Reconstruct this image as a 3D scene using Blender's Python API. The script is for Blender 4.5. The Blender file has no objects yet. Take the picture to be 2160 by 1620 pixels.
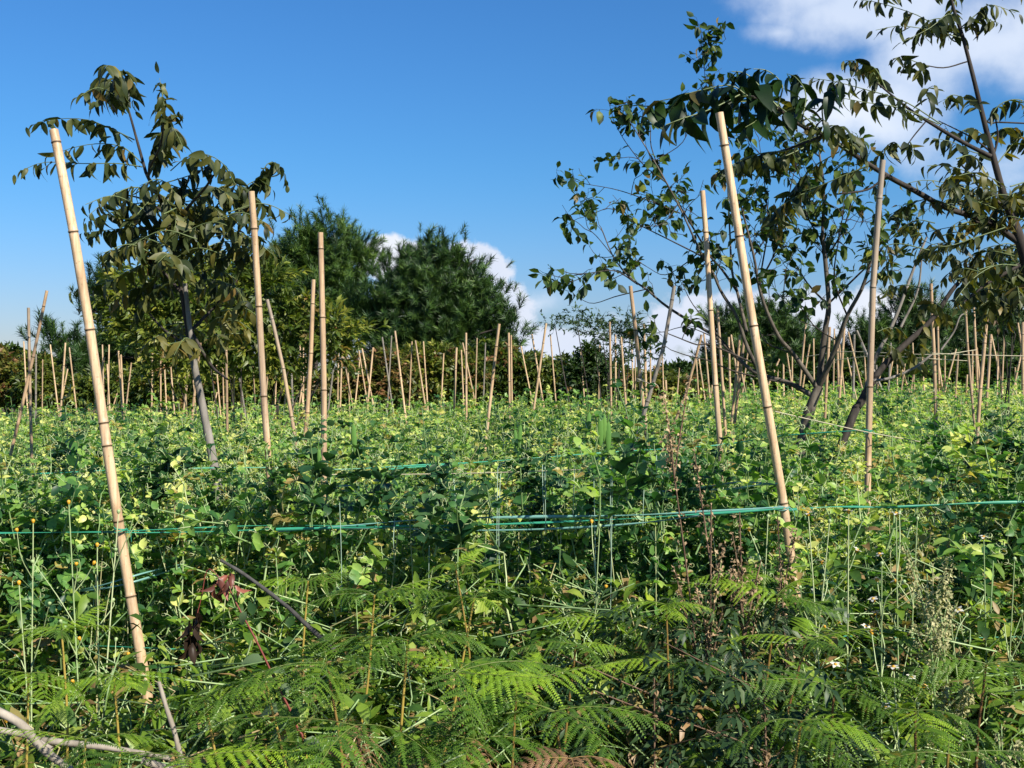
import bpy, math, random
import numpy as np
R = math.radians
random.seed(7)
rng = np.random.default_rng(11)
scene = bpy.context.scene
col = scene.collection

# ------------------------------------------------------------------ camera
EYE = 1.40
F = 2400.0                      # focal length in photo pixels (2160 wide)
PITCH = math.atan2(-16, F)
cam_d = bpy.data.cameras.new('camera')
cam_d.sensor_width = 36.0
cam_d.lens = 36.0 * F / 2160.0
cam_d.clip_start = 0.05
cam_d.clip_end = 3000
cam = bpy.data.objects.new('camera', cam_d)
col.objects.link(cam)
cam.location = (0, 0, EYE)
cam.rotation_euler = (math.pi / 2 + PITCH, 0, 0)
scene.camera = cam

# ------------------------------------------------------------------ light
SUN_EL, SUN_AZ = 39.0, 138.0      # azimuth from +Y (view direction) clockwise
sd = np.array([math.sin(R(SUN_AZ)) * math.cos(R(SUN_EL)), math.cos(R(SUN_AZ)) * math.cos(R(SUN_EL)), math.sin(R(SUN_EL))])
sun_d = bpy.data.lights.new('sun', 'SUN')
sun_d.energy = 4.8
sun_d.angle = R(0.5)
sun_d.color = (1.0, 0.94, 0.84)
sun = bpy.data.objects.new('sun', sun_d)
col.objects.link(sun)
from mathutils import Vector
sun.rotation_euler = Vector(sd.tolist()).to_track_quat('Z', 'Y').to_euler()
scene.view_settings.view_transform = 'Standard'
scene.view_settings.look = 'None'
scene.view_settings.exposure = 0.9
scene.view_settings.gamma = 1.0

# ------------------------------------------------------------------ sky with clouds
world = bpy.data.worlds.new('World')
scene.world = world
world.use_nodes = True
wn = world.node_tree
wn.nodes.clear()
def N(nt, t, **kw):
    n = nt.nodes.new(t)
    for k, v in kw.items():
        if k.startswith('i_'):
            n.inputs[int(k[2:])].default_value = v
        else:
            setattr(n, k, v)
    return n
def M(nt, op, a, b=None, c=None, clamp=False):
    n = nt.nodes.new('ShaderNodeMath'); n.operation = op; n.use_clamp = clamp
    for i, v in enumerate((a, b, c)):
        if v is None: continue
        if isinstance(v, (int, float)): n.inputs[i].default_value = v
        else: nt.links.new(v, n.inputs[i])
    return n.outputs[0]
def mixc(nt, f, a, b):
    n = nt.nodes.new('ShaderNodeMix'); n.data_type = 'RGBA'
    for i, v in ((0, f), (6, a), (7, b)):
        if isinstance(v, (int, float)): n.inputs[i].default_value = v
        elif isinstance(v, tuple): n.inputs[i].default_value = (*v, 1) if len(v) == 3 else v
        else: nt.links.new(v, n.inputs[i])
    return n.outputs[2]
def maprange(nt, v, a, b, c=0.0, d=1.0):
    n = nt.nodes.new('ShaderNodeMapRange'); n.interpolation_type = 'SMOOTHSTEP'
    nt.links.new(v, n.inputs[0])
    for i, x in enumerate((a, b, c, d)): n.inputs[i + 1].default_value = x
    return n.outputs[0]
SKY_STRENGTH = 0.064
sky = N(wn, 'ShaderNodeTexSky', sky_type='NISHITA')
sky.sun_disc = False
sky.sun_elevation = R(SUN_EL)
sky.sun_rotation = R(SUN_AZ)
sky.altitude = 300
sky.air_density = 1.4
sky.dust_density = 0.1
sky.ozone_density = 2.0
tc = N(wn, 'ShaderNodeTexCoord')
sep = N(wn, 'ShaderNodeSeparateXYZ')
wn.links.new(tc.outputs['Generated'], sep.inputs[0])
az = M(wn, 'ARCTAN2', sep.outputs[0], sep.outputs[1])
el = M(wn, 'ARCSINE', sep.outputs[2])
comb = N(wn, 'ShaderNodeCombineXYZ')
wn.links.new(az, comb.inputs[0]); wn.links.new(el, comb.inputs[1])
def noise(nt, vec, scale, detail, rough=0.55, dim='3D'):
    n = nt.nodes.new('ShaderNodeTexNoise'); n.noise_dimensions = dim
    if vec is not None: nt.links.new(vec, n.inputs['Vector'])
    n.inputs['Scale'].default_value = scale; n.inputs['Detail'].default_value = detail
    n.inputs['Roughness'].default_value = rough
    return n.outputs[0]
nA = noise(wn, comb.outputs[0], 7.0, 9, 0.55)
nB = noise(wn, comb.outputs[0], 26.0, 8, 0.6)
nC = noise(wn, comb.outputs[0], 4.0, 4, 0.5)
def blob(px, py, a, b, s=1.0):
    """an ellipse of cloud, centre and radii in photo pixels turned into azimuth and elevation"""
    u0 = math.atan2(px - 1080, F); v0 = math.atan2(794 - py, F)
    du = M(wn, 'DIVIDE', M(wn, 'SUBTRACT', az, u0), a / F)
    dv = M(wn, 'DIVIDE', M(wn, 'SUBTRACT', el, v0), b / F)
    d = M(wn, 'SQRT', M(wn, 'ADD', M(wn, 'MULTIPLY', du, du), M(wn, 'MULTIPLY', dv, dv)))
    return M(wn, 'MULTIPLY', M(wn, 'SUBTRACT', 1.0, d), s)
def blobs(lst):
    o = None
    for b in lst:
        v = blob(*b)
        o = v if o is None else M(wn, 'MAXIMUM', o, v)
    return o
cum = blobs([(828, 545, 95, 55, 1.3), (1000, 585, 95, 85, 1.5), (1045, 650, 100, 80, 1.3), (1180, 735, 160, 52), (1290, 760, 190, 60), (1530, 690, 210, 80),
             (1750, 690, 230, 90), (1420, 800, 500, 70), (1950, 810, 500, 80), (2600, 600, 400, 160), (-900, 700, 500, 120), (-2500, 500, 900, 300), (5200, 400, 900, 400)])
cum = M(wn, 'ADD', cum, M(wn, 'MULTIPLY', M(wn, 'SUBTRACT', nB, 0.5), 1.7))
cm = maprange(wn, cum, 0.02, 0.34)
wis = blobs([(1850, 40, 310, 115), (2080, 150, 290, 150), (1730, 20, 190, 75, 0.8), (1850, 250, 330, 100, 0.6), (1130, 640, 140, 45, 0.55), (2100, 380, 260, 110, .5), (1640, 90, 130, 40, .5), (2700, 100, 500, 300)])
wis = M(wn, 'ADD', wis, M(wn, 'MULTIPLY', M(wn, 'SUBTRACT', nA, 0.5), 2.2))
wm = M(wn, 'MULTIPLY', maprange(wn, wis, 0.06, 0.75), 0.84)
bright = maprange(wn, nC, 0.3, 0.7)
ccol = mixc(wn, bright, (5.8, 6.5, 8.0), (8.6, 8.7, 8.8))
wcol = mixc(wn, bright, (6.2, 7.1, 8.7), (8.6, 8.9, 9.4))
# tint the clear sky a little to the photograph's blue
hsv = N(wn, 'ShaderNodeHueSaturation')
hsv.inputs['Saturation'].default_value = 1.1
wn.links.new(sky.outputs[0], hsv.inputs['Color'])
tint_ = N(wn, 'ShaderNodeVectorMath', operation='MULTIPLY'); wn.links.new(hsv.outputs[0], tint_.inputs[0]); wn.links.new(mixc(wn, maprange(wn, el, 0.0, 0.20), (0.43, 0.56, 1.05), (0.29, 0.635, 1.06)), tint_.inputs[1])
c1 = mixc(wn, wm, tint_.outputs[0], wcol)
c2 = mixc(wn, cm, c1, ccol)
bg = N(wn, 'ShaderNodeBackground')
bg.inputs[1].default_value = SKY_STRENGTH
wn.links.new(c2, bg.inputs[0])
wo = N(wn, 'ShaderNodeOutputWorld')
wn.links.new(bg.outputs[0], wo.inputs[0])

# ------------------------------------------------------------------ helpers
def P(px, py, d):
    """world point seen at photo pixel (px, py), d metres in front of the camera"""
    x = (px - 1080) / F; z = (810 - py) / F
    c, s = math.cos(PITCH), math.sin(PITCH)
    y = c - z * s; zz = s + z * c
    k = d / y
    return np.array([x * k, d, EYE + zz * k])
def gz(x, y):
    """height of the ground"""
    t = np.clip((np.asarray(y, float) - 3.0) / 10.0, 0, 1)
    far = np.clip((np.asarray(y, float) - 17.0) / 25.0, 0, 1)
    xx = np.clip(np.asarray(x, float), -12, 12)
    return 0.030 * xx * t * t * (3 - 2 * t) * (1 - far) - 0.04 * t

class Bag:
    """collects vertices and faces (numpy) for ONE mesh"""
    def __init__(self): self.v = []; self.c = []; self.q = []; self.t = []; self.n = 0
    def add(self, V, Fc, c=(0.5, 0, 0), m=0):
        V = np.asarray(V, float).reshape(-1, 3); Fc = np.asarray(Fc, np.int64)
        C = np.asarray(c, float)
        if C.ndim == 1: C = np.tile(C, (len(V), 1))
        mm = np.full(len(Fc), m) if np.isscalar(m) else np.asarray(m)
        (self.q if Fc.shape[1] == 4 else self.t).append((Fc + self.n, mm))
        self.v.append(V); self.c.append(C); self.n += len(V)
    def template(self):
        V = np.concatenate(self.v); C = np.concatenate(self.c)
        q = (np.concatenate([a for a, _ in self.q]), np.concatenate([b for _, b in self.q])) if self.q else None
        t = (np.concatenate([a for a, _ in self.t]), np.concatenate([b for _, b in self.t])) if self.t else None
        return V, C, q, t
    def scatter(self, T, pos, rot, scale, cadd):
        """copies of template T at pos (m,3), rot (m,3,3), scale (m,), colour shift (m,3)"""
        V, C, q, t = T
        pos = np.asarray(pos, float); m = len(pos)
        if m == 0: return
        scale = np.broadcast_to(np.asarray(scale, float), (m,))
        W = np.einsum('mij,nj->mni', np.asarray(rot), V) * scale[:, None, None] + pos[:, None, :]
        CC = np.clip(C[None] + np.asarray(cadd, float)[:, None, :], 0, 1)
        n = len(V)
        off = (np.arange(m) * n)[:, None, None]
        for lst, s in ((self.q, q), (self.t, t)):
            if s is not None:
                lst.append(((s[0][None] + off).reshape(-1, s[0].shape[1]) + self.n, np.tile(s[1], m)))
        self.v.append(W.reshape(-1, 3)); self.c.append(CC.reshape(-1, 3)); self.n += m * n
    def mesh(self, name, mats, smooth=True):
        me = bpy.data.meshes.new(name)
        V = np.concatenate(self.v); C = np.concatenate(self.c)
        loops = []; starts = []; tot = []; mi = []
        base = 0
        for lst, k in ((self.q, 4), (self.t, 3)):
            if lst:
                f = np.concatenate([a for a, _ in lst]); mm = np.concatenate([b for _, b in lst])
                loops.append(f.reshape(-1)); starts.append(base + np.arange(len(f)) * k); tot.append(np.full(len(f), k)); mi.append(mm)
                base += f.size
        loops = np.concatenate(loops); starts = np.concatenate(starts); tot = np.concatenate(tot); mi = np.concatenate(mi)
        me.vertices.add(len(V)); me.vertices.foreach_set('co', V.astype(np.float32).reshape(-1))
        me.loops.add(len(loops)); me.loops.foreach_set('vertex_index', loops.astype(np.int32))
        me.polygons.add(len(starts)); me.polygons.foreach_set('loop_start', starts.astype(np.int32))
        me.polygons.foreach_set('material_index', mi.astype(np.int32))
        me.polygons.foreach_set('use_smooth', np.full(len(starts), smooth))
        at = me.color_attributes.new('tint', 'FLOAT_COLOR', 'POINT')
        at.data.foreach_set('color', np.concatenate([C, np.ones((len(C), 1))], 1).astype(np.float32).reshape(-1))
        me.update(calc_edges=True)
        for m in mats: me.materials.append(m)
        return me
    def obj(self, name, mats, parent=None, loc=None, smooth=True):
        if not isinstance(mats, (list, tuple)): mats = [mats]
        if loc is not None and parent is None:
            l = np.asarray(loc, float); self.v = [a - l for a in self.v]
        o = bpy.data.objects.new(name, self.mesh(name, mats, smooth)); col.objects.link(o)
        if parent is not None:
            o.parent = parent
            o.matrix_parent_inverse = parent.matrix_basis.inverted()
        elif loc is not None: o.location = loc
        return o

def tag(o, label=None, cat=None, group=None, kind=None):
    if label: o['label'] = label
    if cat: o['category'] = cat
    if group: o['group'] = group
    if kind: o['kind'] = kind
    return o
def thing(name, loc, label, cat, group=None):
    o = bpy.data.objects.new(name, None); col.objects.link(o)
    o.location = tuple(float(a) for a in loc); o.empty_display_size = 0.1
    return tag(o, label, cat, group)

def unit(v): v = np.asarray(v, float); return v / (np.linalg.norm(v, axis=-1, keepdims=True) + 1e-12)
def frame(d, n):
    """rotation matrices with y along d and z near n"""
    d = unit(d); n = np.asarray(n, float)
    x = unit(np.cross(d, n)); z = np.cross(x, d)
    return np.stack([x, d, z], -1)
def spline(pts, n):
    """Catmull-Rom through pts"""
    p = np.asarray(pts, float)
    if len(p) == 2: return p[0] + (p[1] - p[0]) * np.linspace(0, 1, n)[:, None]
    p = np.vstack([2 * p[0] - p[1], p, 2 * p[-1] - p[-2]])
    k = len(p) - 3; out = []
    for s in np.linspace(0, k - 1e-6, n):
        i = int(s); t = s - i; a, b, c, d = p[i:i + 4]
        out.append(0.5 * (2 * b + (c - a) * t + (2 * a - 5 * b + 4 * c - d) * t * t + (3 * b - a - 3 * c + d) * t ** 3))
    return np.array(out)
def tube(bag, pts, rad, sides=6, c=(0.5, 0, 0), m=0, cap=True, n=None, wob=0.0):
    pts = np.asarray(pts, float)
    if n: 
        r0 = np.interp(np.linspace(0, 1, n), np.linspace(0, 1, len(rad)), rad) if not np.isscalar(rad) else rad
        pts = spline(pts, n); rad = r0
    k = len(pts); rad = np.broadcast_to(np.asarray(rad, float), (k,)).copy()
    if wob: rad *= 1 + wob * (rng.random(k) - .5)
    tg = unit(np.gradient(pts, axis=0))
    ref = np.array([0.31, 0.87, 0.38]) if abs(tg[0][2]) > 0.7 else np.array([0.1, 0.2, 1.0])
    u = unit(np.cross(tg, ref)); w = np.cross(tg, u)
    a = np.arange(sides) * 2 * math.pi / sides
    ring = pts[:, None] + rad[:, None, None] * (u[:, None] * np.cos(a)[None, :, None] + w[:, None] * np.sin(a)[None, :, None])
    i = np.arange(k - 1)[:, None] * sides; j = np.arange(sides)[None]; j2 = (j + 1) % sides
    f = np.stack([i + j, i + j2, i + sides + j2, i + sides + j], -1).reshape(-1, 4)
    C = np.asarray(c, float)
    if C.ndim == 2: C = np.repeat(C, sides, 0)
    bag.add(ring.reshape(-1, 3), f, C, m)
def leaf(bag, L=1.0, W=0.45, nseg=4, fold=0.25, curl=0.25, shape=0.45, c=(0, 0, 0), m=0, mat=None, org=(0, 0, 0), wave=0.0):
    """a leaf from org along +Y, folded along its midrib and bent down towards its tip"""
    t = np.linspace(0, 1, nseg + 1)
    w = np.sin(math.pi * t ** (math.log(0.5) / math.log(shape))) ** 0.65 * W * 0.5
    w[0] = W * 0.02; w[-1] = 0.001
    z = -curl * t * t * L
    y = t * L * (1 - 0.25 * abs(curl) * t)
    wv = wave * np.sin(t * 9 + 1) * W
    mid = np.stack([0 * t, y, z], -1)
    le = np.stack([-w, y, z + fold * w + wv], -1); ri = np.stack([w, y, z + fold * w - wv], -1)
    V = np.stack([le, mid, ri], 1).reshape(-1, 3)
    i = np.arange(nseg)[:, None] * 3
    f = np.concatenate([np.stack([i + 0, i + 1, i + 4, i + 3], -1).reshape(-1, 4), np.stack([i + 1, i + 2, i + 5, i + 4], -1).reshape(-1, 4)])
    if mat is not None: V = V @ np.asarray(mat).T
    C = np.tile(np.asarray(c, float), (len(V), 1)); C[1::3, 2] += 1.0      # blue marks the midrib
    bag.add(V + np.asarray(org), f, C, m)
def rotx(a): c, s = math.cos(a), math.sin(a); return np.array([[1, 0, 0], [0, c, -s], [0, s, c]])
def rotz(a): c, s = math.cos(a), math.sin(a); return np.array([[c, -s, 0], [s, c, 0], [0, 0, 1]])
def roty(a): c, s = math.cos(a), math.sin(a); return np.array([[c, 0, s], [0, 1, 0], [-s, 0, c]])
def rand_rots(m, tilt=0.5):
    """random heading, tilted by about `tilt` radians from upright"""
    a = rng.random(m) * 2 * math.pi; b = rng.normal(0, tilt, m); g = rng.random(m) * 2 * math.pi
    return np.array([rotz(g[i]) @ rotx(b[i]) @ rotz(a[i]) for i in range(m)])

# ------------------------------------------------------------------ materials
def new_mat(name):
    m = bpy.data.materials.new(name); m.use_nodes = True; m.node_tree.nodes.clear(); return m
def ramp(nt, fac, stops):
    n = nt.nodes.new('ShaderNodeValToRGB'); cr = n.color_ramp
    while len(cr.elements) < len(stops): cr.elements.new(0.5)
    for e, (p, c) in zip(cr.elements, stops): e.position = p; e.color = (*c, 1)
    nt.links.new(fac, n.inputs[0]); return n.outputs[0]
def leaf_mat(name, tones, dry=(0.30, 0.17, 0.06), trans=0.35, rough=0.45, spec=0.4, nscale=60, tgain=(1.5, 1.75, 0.7), under=1.25):
    m = new_mat(name); nt = m.node_tree
    at = N(nt, 'ShaderNodeAttribute', attribute_name='tint')
    s = N(nt, 'ShaderNodeSeparateColor'); nt.links.new(at.outputs['Color'], s.inputs[0])
    geo = N(nt, 'ShaderNodeNewGeometry')
    nz = noise(nt, geo.outputs['Position'], nscale, 3)
    fac = M(nt, 'ADD', s.outputs[0], M(nt, 'MULTIPLY', M(nt, 'SUBTRACT', nz, 0.5), 0.35), clamp=True)
    k = len(tones)
    base = ramp(nt, fac, [(i / (k - 1), t) for i, t in enumerate(tones)])
    dryf = M(nt, 'MULTIPLY', s.outputs[1], M(nt, 'ADD', 0.45, nz), clamp=True)
    base = mixc(nt, dryf, base, dry)
    rib = M(nt, 'MULTIPLY', s.outputs[2], 0.0)
    # the underside of a leaf is paler and duller
    back = N(nt, 'ShaderNodeHueSaturation'); back.inputs['Saturation'].default_value = 0.97; back.inputs['Value'].default_value = under
    nt.links.new(base, back.inputs['Color'])
    base2 = mixc(nt, geo.outputs['Backfacing'], base, back.outputs[0])
    p = N(nt, 'ShaderNodeBsdfPrincipled'); nt.links.new(base2, p.inputs['Base Color'])
    p.inputs['Roughness'].default_value = rough; p.inputs['Specular IOR Level'].default_value = spec
    o = N(nt, 'ShaderNodeOutputMaterial')
    if trans > 0:
        tr = N(nt, 'ShaderNodeBsdfTranslucent')
        vm = N(nt, 'ShaderNodeVectorMath', operation='MULTIPLY'); nt.links.new(base, vm.inputs[0]); vm.inputs[1].default_value = tgain
        nt.links.new(vm.outputs[0], tr.inputs[0])
        mx = N(nt, 'ShaderNodeMixShader', i_0=trans)
        nt.links.new(p.outputs[0], mx.inputs[1]); nt.links.new(tr.outputs[0], mx.inputs[2]); nt.links.new(mx.outputs[0], o.inputs[0])
    else: nt.links.new(p.outputs[0], o.inputs[0])
    return m
def bark_mat(name, c1, c2, scale=30, rough=0.85, stretch=(1, 1, .3)):
    m = new_mat(name); nt = m.node_tree
    tcn = N(nt, 'ShaderNodeTexCoord'); mp = N(nt, 'ShaderNodeMapping'); mp.inputs['Scale'].default_value = stretch
    nt.links.new(tcn.outputs['Object'], mp.inputs[0])
    nz = noise(nt, mp.outputs[0], scale, 6, .65)
    base = ramp(nt, nz, [(0.3, c1), (0.7, c2)])
    p = N(nt, 'ShaderNodeBsdfPrincipled'); nt.links.new(base, p.inputs['Base Color']); p.inputs['Roughness'].default_value = rough
    p.inputs['Specular IOR Level'].default_value = 0.25
    b = N(nt, 'ShaderNodeBump'); b.inputs['Strength'].default_value = 0.5; b.inputs['Distance'].default_value = 0.004
    nt.links.new(nz, b.inputs['Height']); nt.links.new(b.outputs[0], p.inputs['Normal'])
    o = N(nt, 'ShaderNodeOutputMaterial'); nt.links.new(p.outputs[0], o.inputs[0]); return m
def bamboo_mat(name, c1, c2, c3):
    m = new_mat(name); nt = m.node_tree
    tcn = N(nt, 'ShaderNodeTexCoord'); mp = N(nt, 'ShaderNodeMapping'); mp.inputs['Scale'].default_value = (1, 1, 0.04)
    nt.links.new(tcn.outputs['Object'], mp.inputs[0])
    oi = N(nt, 'ShaderNodeObjectInfo')
    add = N(nt, 'ShaderNodeVectorMath', operation='ADD'); nt.links.new(mp.outputs[0], add.inputs[0]); nt.links.new(oi.outputs['Location'], add.inputs[1])
    st = noise(nt, add.outputs[0], 160, 5, .7)
    bl = noise(nt, tcn.outputs['Object'], 7, 4, .6)
    base = ramp(nt, st, [(0.30, c1), (0.55, c2), (0.8, c3)])
    mold = noise(nt, add.outputs[0], 11, 9, .72)
    base = mixc(nt, M(nt, 'MULTIPLY', maprange(nt, mold, .48, .66), .62), base, (0.20, 0.15, 0.11))
    base = mixc(nt, M(nt, 'MULTIPLY', maprange(nt, bl, .45, .75), .55), base, tuple(a * .62 for a in c1))
    fine = noise(nt, tcn.outputs['Object'], 130, 3, .5)
    base = mixc(nt, M(nt, 'MULTIPLY', maprange(nt, fine, .62, .72), .5), base, tuple(a * .45 for a in c1))
    at = N(nt, 'ShaderNodeAttribute', attribute_name='tint')
    s = N(nt, 'ShaderNodeSeparateColor'); nt.links.new(at.outputs['Color'], s.inputs[0])
    base = mixc(nt, s.outputs[1], base, (0.045, 0.028, 0.016))
    base = mixc(nt, M(nt, 'MULTIPLY', s.outputs[2], .75), base, (0.22, 0.20, 0.17))
    hs = N(nt, 'ShaderNodeHueSaturation'); nt.links.new(base, hs.inputs['Color'])
    nt.links.new(M(nt, 'ADD', 0.78, M(nt, 'MULTIPLY', oi.outputs['Random'], .36)), hs.inputs['Value'])
    p = N(nt, 'ShaderNodeBsdfPrincipled'); nt.links.new(hs.outputs[0], p.inputs['Base Color']); p.inputs['Roughness'].default_value = 0.42
    p.inputs['Specular IOR Level'].default_value = 0.35
    b = N(nt, 'ShaderNodeBump'); b.inputs['Strength'].default_value = 0.35; b.inputs['Distance'].default_value = 0.002
    nt.links.new(st, b.inputs['Height']); nt.links.new(b.outputs[0], p.inputs['Normal'])
    o = N(nt, 'ShaderNodeOutputMaterial'); nt.links.new(p.outputs[0], o.inputs[0]); return m
def plain_mat(name, c, rough=.5, spec=.4, trans=0):
    m = new_mat(name); nt = m.node_tree
    geo = N(nt, 'ShaderNodeNewGeometry'); nz = noise(nt, geo.outputs['Position'], 45, 4)
    base = mixc(nt, M(nt, 'MULTIPLY', nz, .6), c, tuple(a * .5 for a in c))
    p = N(nt, 'ShaderNodeBsdfPrincipled'); nt.links.new(base, p.inputs['Base Color'])
    p.inputs['Roughness'].default_value = rough; p.inputs['Specular IOR Level'].default_value = spec
    o = N(nt, 'ShaderNodeOutputMaterial')
    if trans:
        tr = N(nt, 'ShaderNodeBsdfTranslucent'); nt.links.new(base, tr.inputs[0])
        mx = N(nt, 'ShaderNodeMixShader', i_0=trans)
        nt.links.new(p.outputs[0], mx.inputs[1]); nt.links.new(tr.outputs[0], mx.inputs[2]); nt.links.new(mx.outputs[0], o.inputs[0])
    else: nt.links.new(p.outputs[0], o.inputs[0])
    return m

PEA = leaf_mat('pea_leaf', [(0.012, 0.052, 0.020), (0.042, 0.125, 0.036), (0.125, 0.26, 0.055), (0.31, 0.44, 0.085), (0.60, 0.60, 0.18)], dry=(0.40, 0.27, 0.08), trans=0.38, rough=.42, spec=.38, under=1.12)
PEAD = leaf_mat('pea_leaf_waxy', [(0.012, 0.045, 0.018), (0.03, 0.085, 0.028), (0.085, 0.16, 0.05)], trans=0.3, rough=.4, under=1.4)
STEM = leaf_mat('green_stem', [(0.07, 0.13, 0.04), (0.22, 0.32, 0.12), (0.46, 0.50, 0.26)], dry=(.42, .30, .15), trans=0)
PODM = leaf_mat('pea_pod', [(0.055, 0.14, 0.025), (0.10, 0.20, 0.035)], trans=0.1, rough=.6, spec=.15)
FERN = leaf_mat('fern_leaf', [(0.018, 0.050, 0.010), (0.055, 0.12, 0.010), (0.15, 0.26, 0.010), (0.30, 0.42, 0.018)], dry=(.26, .13, .07), trans=0.38, rough=.5, spec=.22, tgain=(1.4, 1.7, .4))
FRIB = leaf_mat('frond_rib', [(0.05, 0.07, 0.015), (0.12, 0.15, 0.03), (0.22, 0.24, 0.05)], trans=0)
FSTEM = leaf_mat('fern_stem', [(0.10, 0.035, 0.02), (0.28, 0.20, 0.04), (0.48, 0.36, 0.08)], trans=0)
WALN = leaf_mat('compound_leaf', [(0.014, 0.024, 0.008), (0.040, 0.056, 0.014), (0.095, 0.10, 0.024), (0.20, 0.17, 0.035)], dry=(.20, .12, .03), tgain=(1.7, 1.6, .4), trans=0.3, rough=.5, spec=.35, under=1.25)
BIGL = leaf_mat('large_leaf', [(0.006, 0.018, 0.004), (0.016, 0.042, 0.007), (0.04, 0.09, 0.012)], dry=(.08, .06, .015), trans=0.2, rough=.45, spec=.3, under=1.1)
PEAR = leaf_mat('small_leaf', [(0.010, 0.028, 0.007), (0.026, 0.056, 0.012), (0.09, 0.13, 0.020), (0.22, 0.23, 0.03)], dry=(.16, .10, .025), trans=0.28, rough=.5, spec=.28, under=1.15)
BUSH = leaf_mat('bush_leaf', [(0.018, 0.042, 0.010), (0.055, 0.095, 0.014), (0.15, 0.18, 0.022), (0.34, 0.30, 0.04)], dry=(.28, .13, .06), trans=0.3)
PINE = leaf_mat('pine_needle', [(0.009, 0.026, 0.007), (0.030, 0.072, 0.012), (0.10, 0.17, 0.022)], trans=0.1, rough=.5)
WEED = leaf_mat('weed_leaf', [(0.02, 0.055, 0.012), (0.06, 0.13, 0.016), (0.16, 0.25, 0.025), (0.34, 0.40, 0.07)], dry=(.36, .22, .10), trans=0.35)
MUG = leaf_mat('mugwort_leaf', [(0.014, 0.034, 0.012), (0.036, 0.068, 0.022), (0.10, 0.13, 0.05)], dry=(.2, .12, .08), trans=0.15, under=1.5, spec=.2)
SEED = leaf_mat('dry_seed', [(0.14, 0.085, 0.045), (0.28, 0.19, 0.10), (0.46, 0.34, 0.19)], trans=0.1, rough=.8)
SEEDG = leaf_mat('pale_seed', [(0.16, 0.17, 0.07), (0.30, 0.29, 0.13), (0.46, 0.42, 0.22)], trans=0.15, rough=.8)
PETAL = plain_mat('white_petal', (0.75, 0.73, 0.62), trans=.2)
YEL = plain_mat('yellow_flower', (0.62, 0.33, 0.02))
BARKD = bark_mat('dark_bark', (0.018, 0.014, 0.011), (0.07, 0.058, 0.048))
BARKG = bark_mat('grey_bark', (0.09, 0.08, 0.065), (0.30, 0.27, 0.23), 24)
BARKM = bark_mat('brown_bark', (0.035, 0.028, 0.022), (0.16, 0.135, 0.105), 26)
BARKP = bark_mat('pale_dead_wood', (0.13, 0.11, 0.08), (0.38, 0.33, 0.26), 26)
BRST = bark_mat('brown_stalk', (0.07, 0.04, 0.025), (0.20, 0.13, 0.08), 40)
BLK = bark_mat('charred_wood', (0.012, 0.011, 0.010), (0.085, 0.08, 0.07), 40)
REDST = plain_mat('red_stem', (0.20, 0.045, 0.03))
REDLF = leaf_mat('withered_red_leaf', [(0.06, 0.02, 0.012), (0.24, 0.07, 0.04)], trans=.25)
BLKLF = leaf_mat('withered_black_leaf', [(0.008, 0.006, 0.004), (0.030, 0.018, 0.010)], trans=0, spec=.15)
BAM = [bamboo_mat('pale_bamboo', (0.38, 0.235, 0.12), (0.57, 0.40, 0.235), (0.68, 0.53, 0.36)),
       bamboo_mat('tan_bamboo', (0.31, 0.185, 0.10), (0.47, 0.32, 0.185), (0.60, 0.45, 0.28)),
       bamboo_mat('grey_bamboo', (0.12, 0.105, 0.085), (0.24, 0.21, 0.17), (0.36, 0.32, 0.27))]
TAPE = plain_mat('green_plastic_tape', (0.05, 0.34, 0.20), rough=.3, spec=.5, trans=.2)
TAPEB = plain_mat('bluish_plastic_tape', (0.20, 0.42, 0.36), rough=.3, spec=.5, trans=.2)
STR = plain_mat('pale_string', (0.5, 0.45, 0.30), rough=.6)
NYL = plain_mat('nylon_string', (0.35, 0.48, 0.36), rough=.4)

# ------------------------------------------------------------------ ground
def make_ground():
    m = new_mat('soil'); nt = m.node_tree
    geo = N(nt, 'ShaderNodeNewGeometry')
    n1 = noise(nt, geo.outputs['Position'], 3.0, 8, .6); n2 = noise(nt, geo.outputs['Position'], 40, 5, .6)
    base = ramp(nt, n1, [(0.3, (0.05, 0.030, 0.018)), (0.6, (0.085, 0.055, 0.030)), (0.8, (0.05, 0.07, 0.02))])
    base = mixc(nt, M(nt, 'MULTIPLY', n2, .5), base, (0.03, 0.02, 0.012))
    p = N(nt, 'ShaderNodeBsdfPrincipled'); nt.links.new(base, p.inputs['Base Color']); p.inputs['Roughness'].default_value = .95
    b = N(nt, 'ShaderNodeBump'); b.inputs['Distance'].default_value = .03; nt.links.new(n2, b.inputs['Height']); nt.links.new(b.outputs[0], p.inputs['Normal'])
    o = N(nt, 'ShaderNodeOutputMaterial'); nt.links.new(p.outputs[0], o.inputs[0])
    xs = np.concatenate([[-900, -300, -100, -50], np.linspace(-25, 25, 101), [50, 100, 300, 900]])
    ys = np.concatenate([[-600, -100, -20], np.linspace(-5, 45, 101), [70, 150, 400, 1500]])
    X, Y = np.meshgrid(xs, ys)
    Z = gz(X, Y) + 0.03 * np.sin(X * 3.1) * np.cos(Y * 2.3)
    nx, ny = len(xs), len(ys)
    i = (np.arange(ny - 1)[:, None] * nx + np.arange(nx - 1)[None]).reshape(-1)
    g = Bag(); g.add(np.stack([X, Y, Z], -1).reshape(-1, 3), np.stack([i, i + 1, i + nx + 1, i + nx], -1))
    tag(g.obj('ground', m), kind='structure')
make_ground()

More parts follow.
